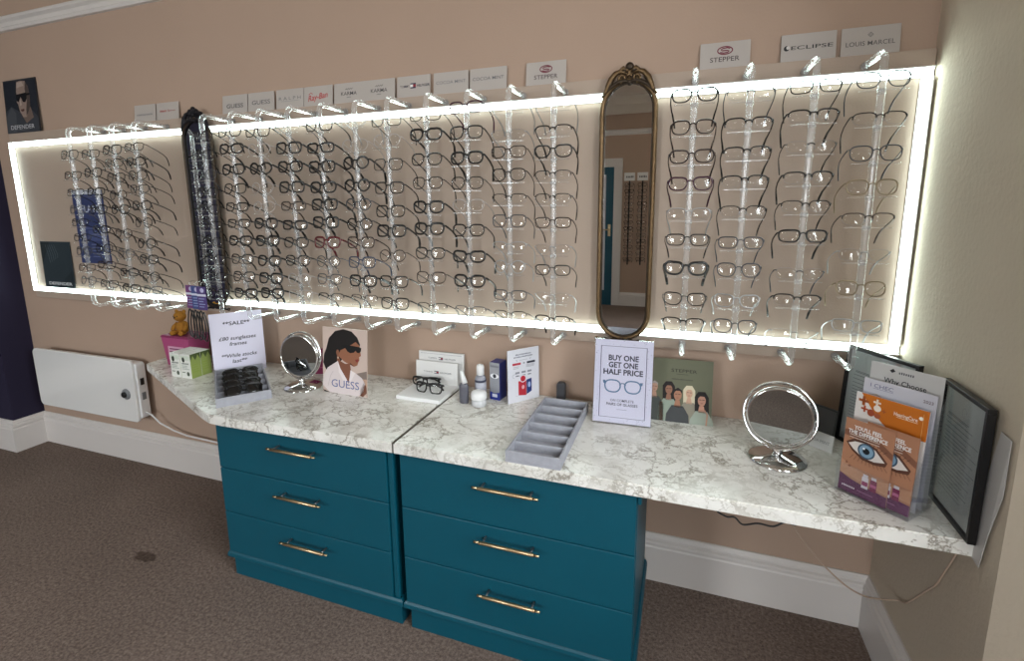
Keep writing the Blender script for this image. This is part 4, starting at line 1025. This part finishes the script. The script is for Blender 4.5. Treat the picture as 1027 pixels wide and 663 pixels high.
# leaflet holder: local u along its front, local +y to the back
HO = Vector((.430, -.418, ZT)); hz = math.degrees(math.atan2(-.669, .743))
t = thing('leaflet_holder', 'clear acrylic tiered leaflet holder at the right end of the counter', 'leaflet holder', HO, (0, 0, math.radians(hz)))
m = MB(); Wd = .178
m.box((0, 0, 0), (Wd, .128, .003), ACRYLT)
for y, z in ((0, .085), (.036, .15), (.070, .21), (.101, .26)): m.box((0, y, .003), (Wd, y+.0025, z), ACRYLT)
m.box((0, .1255, .003), (Wd, .128, .30), ACRYLT)
for x in (0, Wd-.0025):
    A = [(.0025,.003),(.1255,.003),(.1255,.30),(.104,.27),(.073,.22),(.039,.16),(.0025,.09)]
    va = [m.bm.verts.new((x, p[0], p[1])) for p in A]; vb = [m.bm.verts.new((x+.0025, p[0], p[1])) for p in A]
    m.face(va, ACRYLT); m.face(vb[::-1], ACRYLT)
    for i in range(len(A)): m.face([va[i], va[(i+1)%len(A)], vb[(i+1)%len(A)], vb[i]], ACRYLT)
m.build('acrylic_body', t)
HM = Matrix.Translation(HO) @ Matrix.Rotation(math.radians(hz), 4, 'Z')
def in_holder(name, label, u0, w, y, z0, h, lean, m_, art):
    p = HM @ Vector((u0+w/2, y, z0))
    return card(name, label, 'leaflet', w, h, .0022, p, hz, lean, m_, art, 'leaflets in the acrylic holder')
SKIN = '#a9785c'
class Shift(Art):
    def __init__(s, a, dz): super().__init__(a.mb, a.y, a.step, a.xf); s.dz = dz
    def _v(s, x, z): return Art._v(s, x, z+s.dz)
def art_shift(a, f, dz): f(Shift(a, dz))
def art_eye(a, w=.118):
    L, Rr = -w/2, w/2
    a.rect(L, 0, Rr, .210, SKIN); a.up()
    a.poly([(L,0),(Rr,0),(Rr,.030),(.01,.034),(L+.03,.040),(L,.050)], '#5b2450')
    a.poly([(L,.160),(L,.175),(-.02,.185),(.02,.176),(Rr,.150),(Rr,.132),(.02,.158)], '#7d5340'); a.poly([(L,.09),(-.03,.075),(.03,.065),(Rr,.07),(Rr,.035),(L,.05)], '#b98a6c'); a.up()
    a.poly([(-.052,.142),(-.034,.156),(-.008,.160),(.022,.150),(.050,.122),(.046,.110),(.02,.104),(-.01,.106),(-.036,.122)], '#5a382b'); a.up()
    a.poly([(-.046,.140),(-.030,.150),(-.006,.153),(.020,.144),(.044,.120),(.02,.112),(-.008,.113),(-.032,.127)], '#d7cfca'); a.up()
    a.ell(-.001, .133, .021, .021, '#40566a', 24); a.up(); a.ell(-.001, .133, .017, .017, '#7d9cb4', 24); a.up(); a.ell(-.001, .133, .0085, .0085, '#10141a', 18); a.up(); a.ell(-.007, .139, .003, .003, '#e3ebf0', 10)
    for i in range(10):
        x = -.030+.008*i; a.stroke([(x, .106+abs(i-5)*.0012), (x+.002*(i-4), .094+abs(i-5)*.001)], .0009, '#4a2c22'); a.stroke([(x-.004, .155-abs(i-3)*.002), (x-.006+.002*(i-4), .166-abs(i-3)*.0025)], .0009, '#3a2219')
    a.ell(-.044, .085, .003, .004, '#8a5a44', 8); a.ell(-.036, .077, .004, .003, '#8a5a44', 8)
    a.text("YOU'LL FEEL", -.002, .190, .011, '#e9e3e0', .068, .03); a.text('THE DIFFERENCE', -.002, .176, .011, '#e9e3e0', .094, .03); a.lines(-.045, .045, .160, .167, 2, '#d5c2b6', .0018, 2, .2)
    for x, c in ((.006, '#d5cdd3'), (.026, '#7a1f4c')): a.rect(x-.008, .030, x+.008, .062, c); a.rect(x-.006, .062, x+.006, .070, '#cfc7cd')
    a.up(); a.rect(-.001, .038, .013, .050, '#8c2a5a'); a.rect(.019, .042, .033, .050, '#b35a86'); bars(a, -.032, .018, .005, .034, '#e5dce2', 8); a.rect(-.010, .016, .028, .018, '#9a6a90')
in_holder('eye_leaflet', 'leaflet with a large blue eye, front of the acrylic holder', .006, .118, .009, .0035, .208, 2, mat('leaflet_skin', SKIN, .35), art_eye)
in_holder('eye_leaflet', 'second eye leaflet half hidden behind the front one', .054, .118, .018, .0035, .212, 2, mat('leaflet_skin', SKIN, .35), art_eye)
def art_orange(a):
    w = .168; L, Rr = -w/2, w/2
    a.rect(L, 0, Rr, .235, '#dcd6d2'); a.up(); a.poly([(L+.012,.235),(Rr,.235),(Rr,.155),(.0,.155),(-.030,.180)], '#c06a1c'); a.up()
    def plus(x, z, r, c): a.rect(x-r, z-r*.28, x+r, z+r*.28, c); a.rect(x-r*.28, z-r, x+r*.28, z+r, c)
    plus(L+.020, .214, .013, '#a2562c'); plus(L+.024, .192, .009, '#b0512e'); a.ell(L+.040, .186, .009, .010, '#9d4a2e', 14); a.ell(L+.056, .183, .008, .008, '#a85a3a', 14); plus(L+.052, .219, .009, '#e8d9c8'); a.ell(L+.054, .203, .009, .009, '#e8dccf', 14); plus(L+.070, .200, .005, '#a2562c')
    a.text('HearingCare', .035, .205, .010, '#efe3d4', .052, .01); a.ell(.068, .212, .005, .005, '#efe3d4', 10); a.rect(.015, .196, .062, .1975, '#e5c9a6'); a.rect(Rr-.012, .16, Rr-.011, .225, '#dda864')
in_holder('orange_leaflet', 'white and orange leaflet with plus signs, second tier of the acrylic holder', .004, .168, .050, .0035, .2750, 2, mat('leaflet_white', '#d6d6de', .35), lambda a: art_shift(a, art_orange, .040))

def art_chec(a):
    a.text('I CHEC', -.040, .294, .011, '#6e6e8c', .055, .004); a.rect(-.060, .285, -.012, .2862, '#8484a0'); a.text('2023', .066, .288, .008, '#7b6a70', .022, .02); a.poly([(-.082,.262),(-.05,.272),(-.03,.262),(-.04,.24),(-.082,.24)], '#b5a399')
in_holder('pale_leaflet', 'pale lilac leaflet with handwritten-looking capitals, third tier of the holder', .004, .168, .081, .0035, .310, 2, mat('leaflet_lilac', '#c6c4cc', .35), art_chec)
def art_why(a):
    a.text('Why Choose', .0, .310, .014, '#2b2b30', .098, .012); a.poly([(-.038,.338),(-.030,.345),(-.024,.338),(-.032,.333)], '#2c2c30'); bars(a, .002, .337, .007, .036, '#55555c', 7)
in_holder('pale_leaflet', 'pale grey leaflet headed Why Choose at the back of the acrylic holder', .004, .168, .110, .0035, .353, 1.5, mat('leaflet_grey', '#c3c1bf', .35), art_why)
# paper sleeve on the right wall
m = MB(); P = [(-.60, 1.035), (-.638, 1.03), (-.640, .90), (-.618, .78), (-.606, .700), (-.575, .705), (-.570, .80), (-.574, .9)]
A = [m.bm.verts.new((XR-.006-(.004 if i in (3,4,5) else 0), p[0], p[1])) for i, p in enumerate(P)]; B = [m.bm.verts.new((XR-.0045-(.004 if i in (3,4,5) else 0), p[0], p[1])) for i, p in enumerate(P)]
SL = mat('paper_sleeve', '#b9b6b4', .3); m.face(A, SL); m.face(B[::-1], SL)
for i in range(len(P)): m.face([A[i], A[(i+1)%len(P)], B[(i+1)%len(P)], B[i]], SL)
tag(m.build('wall_mounted_sleeve'), 'crumpled grey paper sleeve on the right wall behind the end document frame', 'sleeve')
# cables under the counter
def smooth_path(P, n=6):
    P = [Vector(p) for p in P]; out = []
    for i in range(len(P)-1):
        p0, p1, p2, p3 = P[max(0, i-1)], P[i], P[i+1], P[min(len(P)-1, i+2)]
        for j in range(n):
            u = j/n; out.append(.5*((2*p1)+(p2-p0)*u+(2*p0-5*p1+4*p2-p3)*u*u+(3*p1-p0-3*p2+p3)*u**3))
    return out+[P[-1]]
m = MB(); m.tube(smooth_path([(.10,-.46,.706),(.118,-.5,.668),(.149,-.5,.648),(.172,-.5,.650),(.195,-.5,.632),(.233,-.5,.644),(.271,-.5,.643),(.300,-.5,.662),(.332,-.5,.665),(.345,-.46,.706)]), .0026, BLACKP, 8)
tag(m.build('hanging_black_cord'), 'thin black cord drooping under the right part of the counter', 'cable')
m = MB(); m.tube(smooth_path([(.34,-.40,.706),(.345,-.36,.60),(.371,-.30,.524),(.444,-.29,.429),(.52,-.285,.357),(.58,-.28,.325),(.640,-.265,.316),(.676,-.263,.322),(.6805,-.30,.345),(.681,-.337,.389),(.6815,-.403,.474),(.681,-.44,.52),(.682,-.463,.568),(.682,-.505,.658),(.682,-.52,.706)]), .0026, mat('cream_cable', '#b39c8a', .5), 8)
tag(m.build('hanging_pale_cord'), 'pale cord looping from under the counter to the right wall', 'cable')

# ------------------------------------------------------------------ racks of glasses on the far wall (seen in the tall mirror)
for k, (x, nm, lab) in enumerate(((-.80, 'MENS', 'by the door frame'), (-.615, '50% OFF', 'further from the door'))):
    t = thing('hanging_glasses_rack', 'black wall rack of glasses on the far wall ' + lab, 'glasses rack', (x, YF, 0), (0, 0, PI), group='racks on the far wall')
    m = MB(); m.tube([(0, -.17, .66), (0, -.17, 1.90)], .011, BLACKP, 10); m.build('pole', t)
    m = MB()
    for q in range(13): z = .75+.09*q; m.tube([(-.05, -.190, z-.0305), (.05, -.190, z-.0305)], .003, BLACKP, 6); m.tube([(0, -.17, z-.0305), (0, -.190, z-.0305)], .003, BLACKP, 6)
    m.tube([(0, -.17, .70), (0, 0, .70)], .006, BLACKP); m.tube([(0, -.17, 1.86), (0, 0, 1.86)], .006, BLACKP); m.build('arms', t)
    m = MB(); m.box((-.075, -.186, 1.885), (.075, -.182, 2.0), CARD); a = Art(m, -.186); bars(a, 0, 1.942, .030, .11, '#44444a', 5, k); m.build('header_sign', t)
    FORD = ['lowest', 'second up', 'third up', 'fourth up', 'fifth up', 'sixth up', 'middle one', 'sixth down', 'fifth down', 'fourth down', 'third down', 'second down', 'topmost']
    for q in range(13):
        z = .75+.09*q; st = ['r2k', 'p2k', 's2b', 'r1k', 'p1b', 's3k'][(q+k*2) % 6]
        g = eyeglasses(st, f'{look(st[0], int(st[1]), st[2])} glasses, {FORD[q]} on the far rack {lab}', 'glasses on the far wall racks', (x, YF+.192, z+.001), -6, 180)

# ------------------------------------------------------------------ light
def area(name, loc, rot, sx, sy, power, col=(1, 1, 1)):
    l = bpy.data.lights.new(name, 'AREA'); l.shape = 'RECTANGLE'; l.size = sx; l.size_y = sy; l.energy = power; l.color = col
    o = bpy.data.objects.new(name, l); COL.objects.link(o); o.location = loc; o.rotation_euler = rot; return o
T = math.radians(28)      # daylight comes down from the sky
area('daylight_right', (WX+.65, (WY0+WY1)/2, (WZ0+WZ1)/2+.45), (0, PI/2-T, 0), 1.9, 1.9, 185, (.95, .98, 1))
area('daylight_far', ((FX0+FX1)/2, YF-.65, (FZ0+FZ1)/2+.45), (PI/2-T, 0, 0), 2.0, 1.9, 260, (.95, .98, 1))
area('fill_light_door_side', ((GX0+GX1)/2, YF-.65, (FZ0+FZ1)/2+.45), (PI/2-T, 0, 0), 1.4, 1.9, 260, (.96, .98, 1))  # fill light put behind the added far window
w = bpy.data.worlds.new('sky'); scene.world = w; w.use_nodes = True
nt = w.node_tree; bg = nt.nodes['Background']; sky = nt.nodes.new('ShaderNodeTexSky'); sky.sun_disc = False; sky.sun_elevation = math.radians(40)
nt.links.new(sky.outputs[0], bg.inputs[0]); bg.inputs[1].default_value = .15

# ------------------------------------------------------------------ camera
yaw, pitch, roll = .3375, .1685, -.0094
cy, sy, cp, sp, cr, sr = math.cos(yaw), math.sin(yaw), math.cos(pitch), math.sin(pitch), math.cos(roll), math.sin(roll)
f = Vector((-sy, cy, 0)); r = Vector((cy, sy, 0)); u = Vector((0, 0, 1))
f2 = f*cp-u*sp; u2 = u*cp+f*sp; r3 = r*cr+u2*sr; u3 = u2*cr-r*sr
cam = bpy.data.cameras.new('camera'); co = bpy.data.objects.new('camera', cam); COL.objects.link(co)
M = Matrix((r3, u3, -f2)).transposed().to_4x4(); M.translation = (0, -1.925, 1.5387); co.matrix_world = M
cam.sensor_width = 36; cam.lens = 494.4/1027*36; cam.shift_y = -(331.5-290.8)/1027; cam.clip_start = .02
scene.camera = co
scene.view_settings.view_transform = 'Standard'; scene.view_settings.look = 'None'; scene.view_settings.gamma = 1; scene.view_settings.use_curve_mapping = False
scene.view_settings.exposure = 0.22
scene.cycles.transparent_max_bounces = 32; scene.cycles.max_bounces = 10
scene.cycles.caustics_reflective = False; scene.cycles.caustics_refractive = False
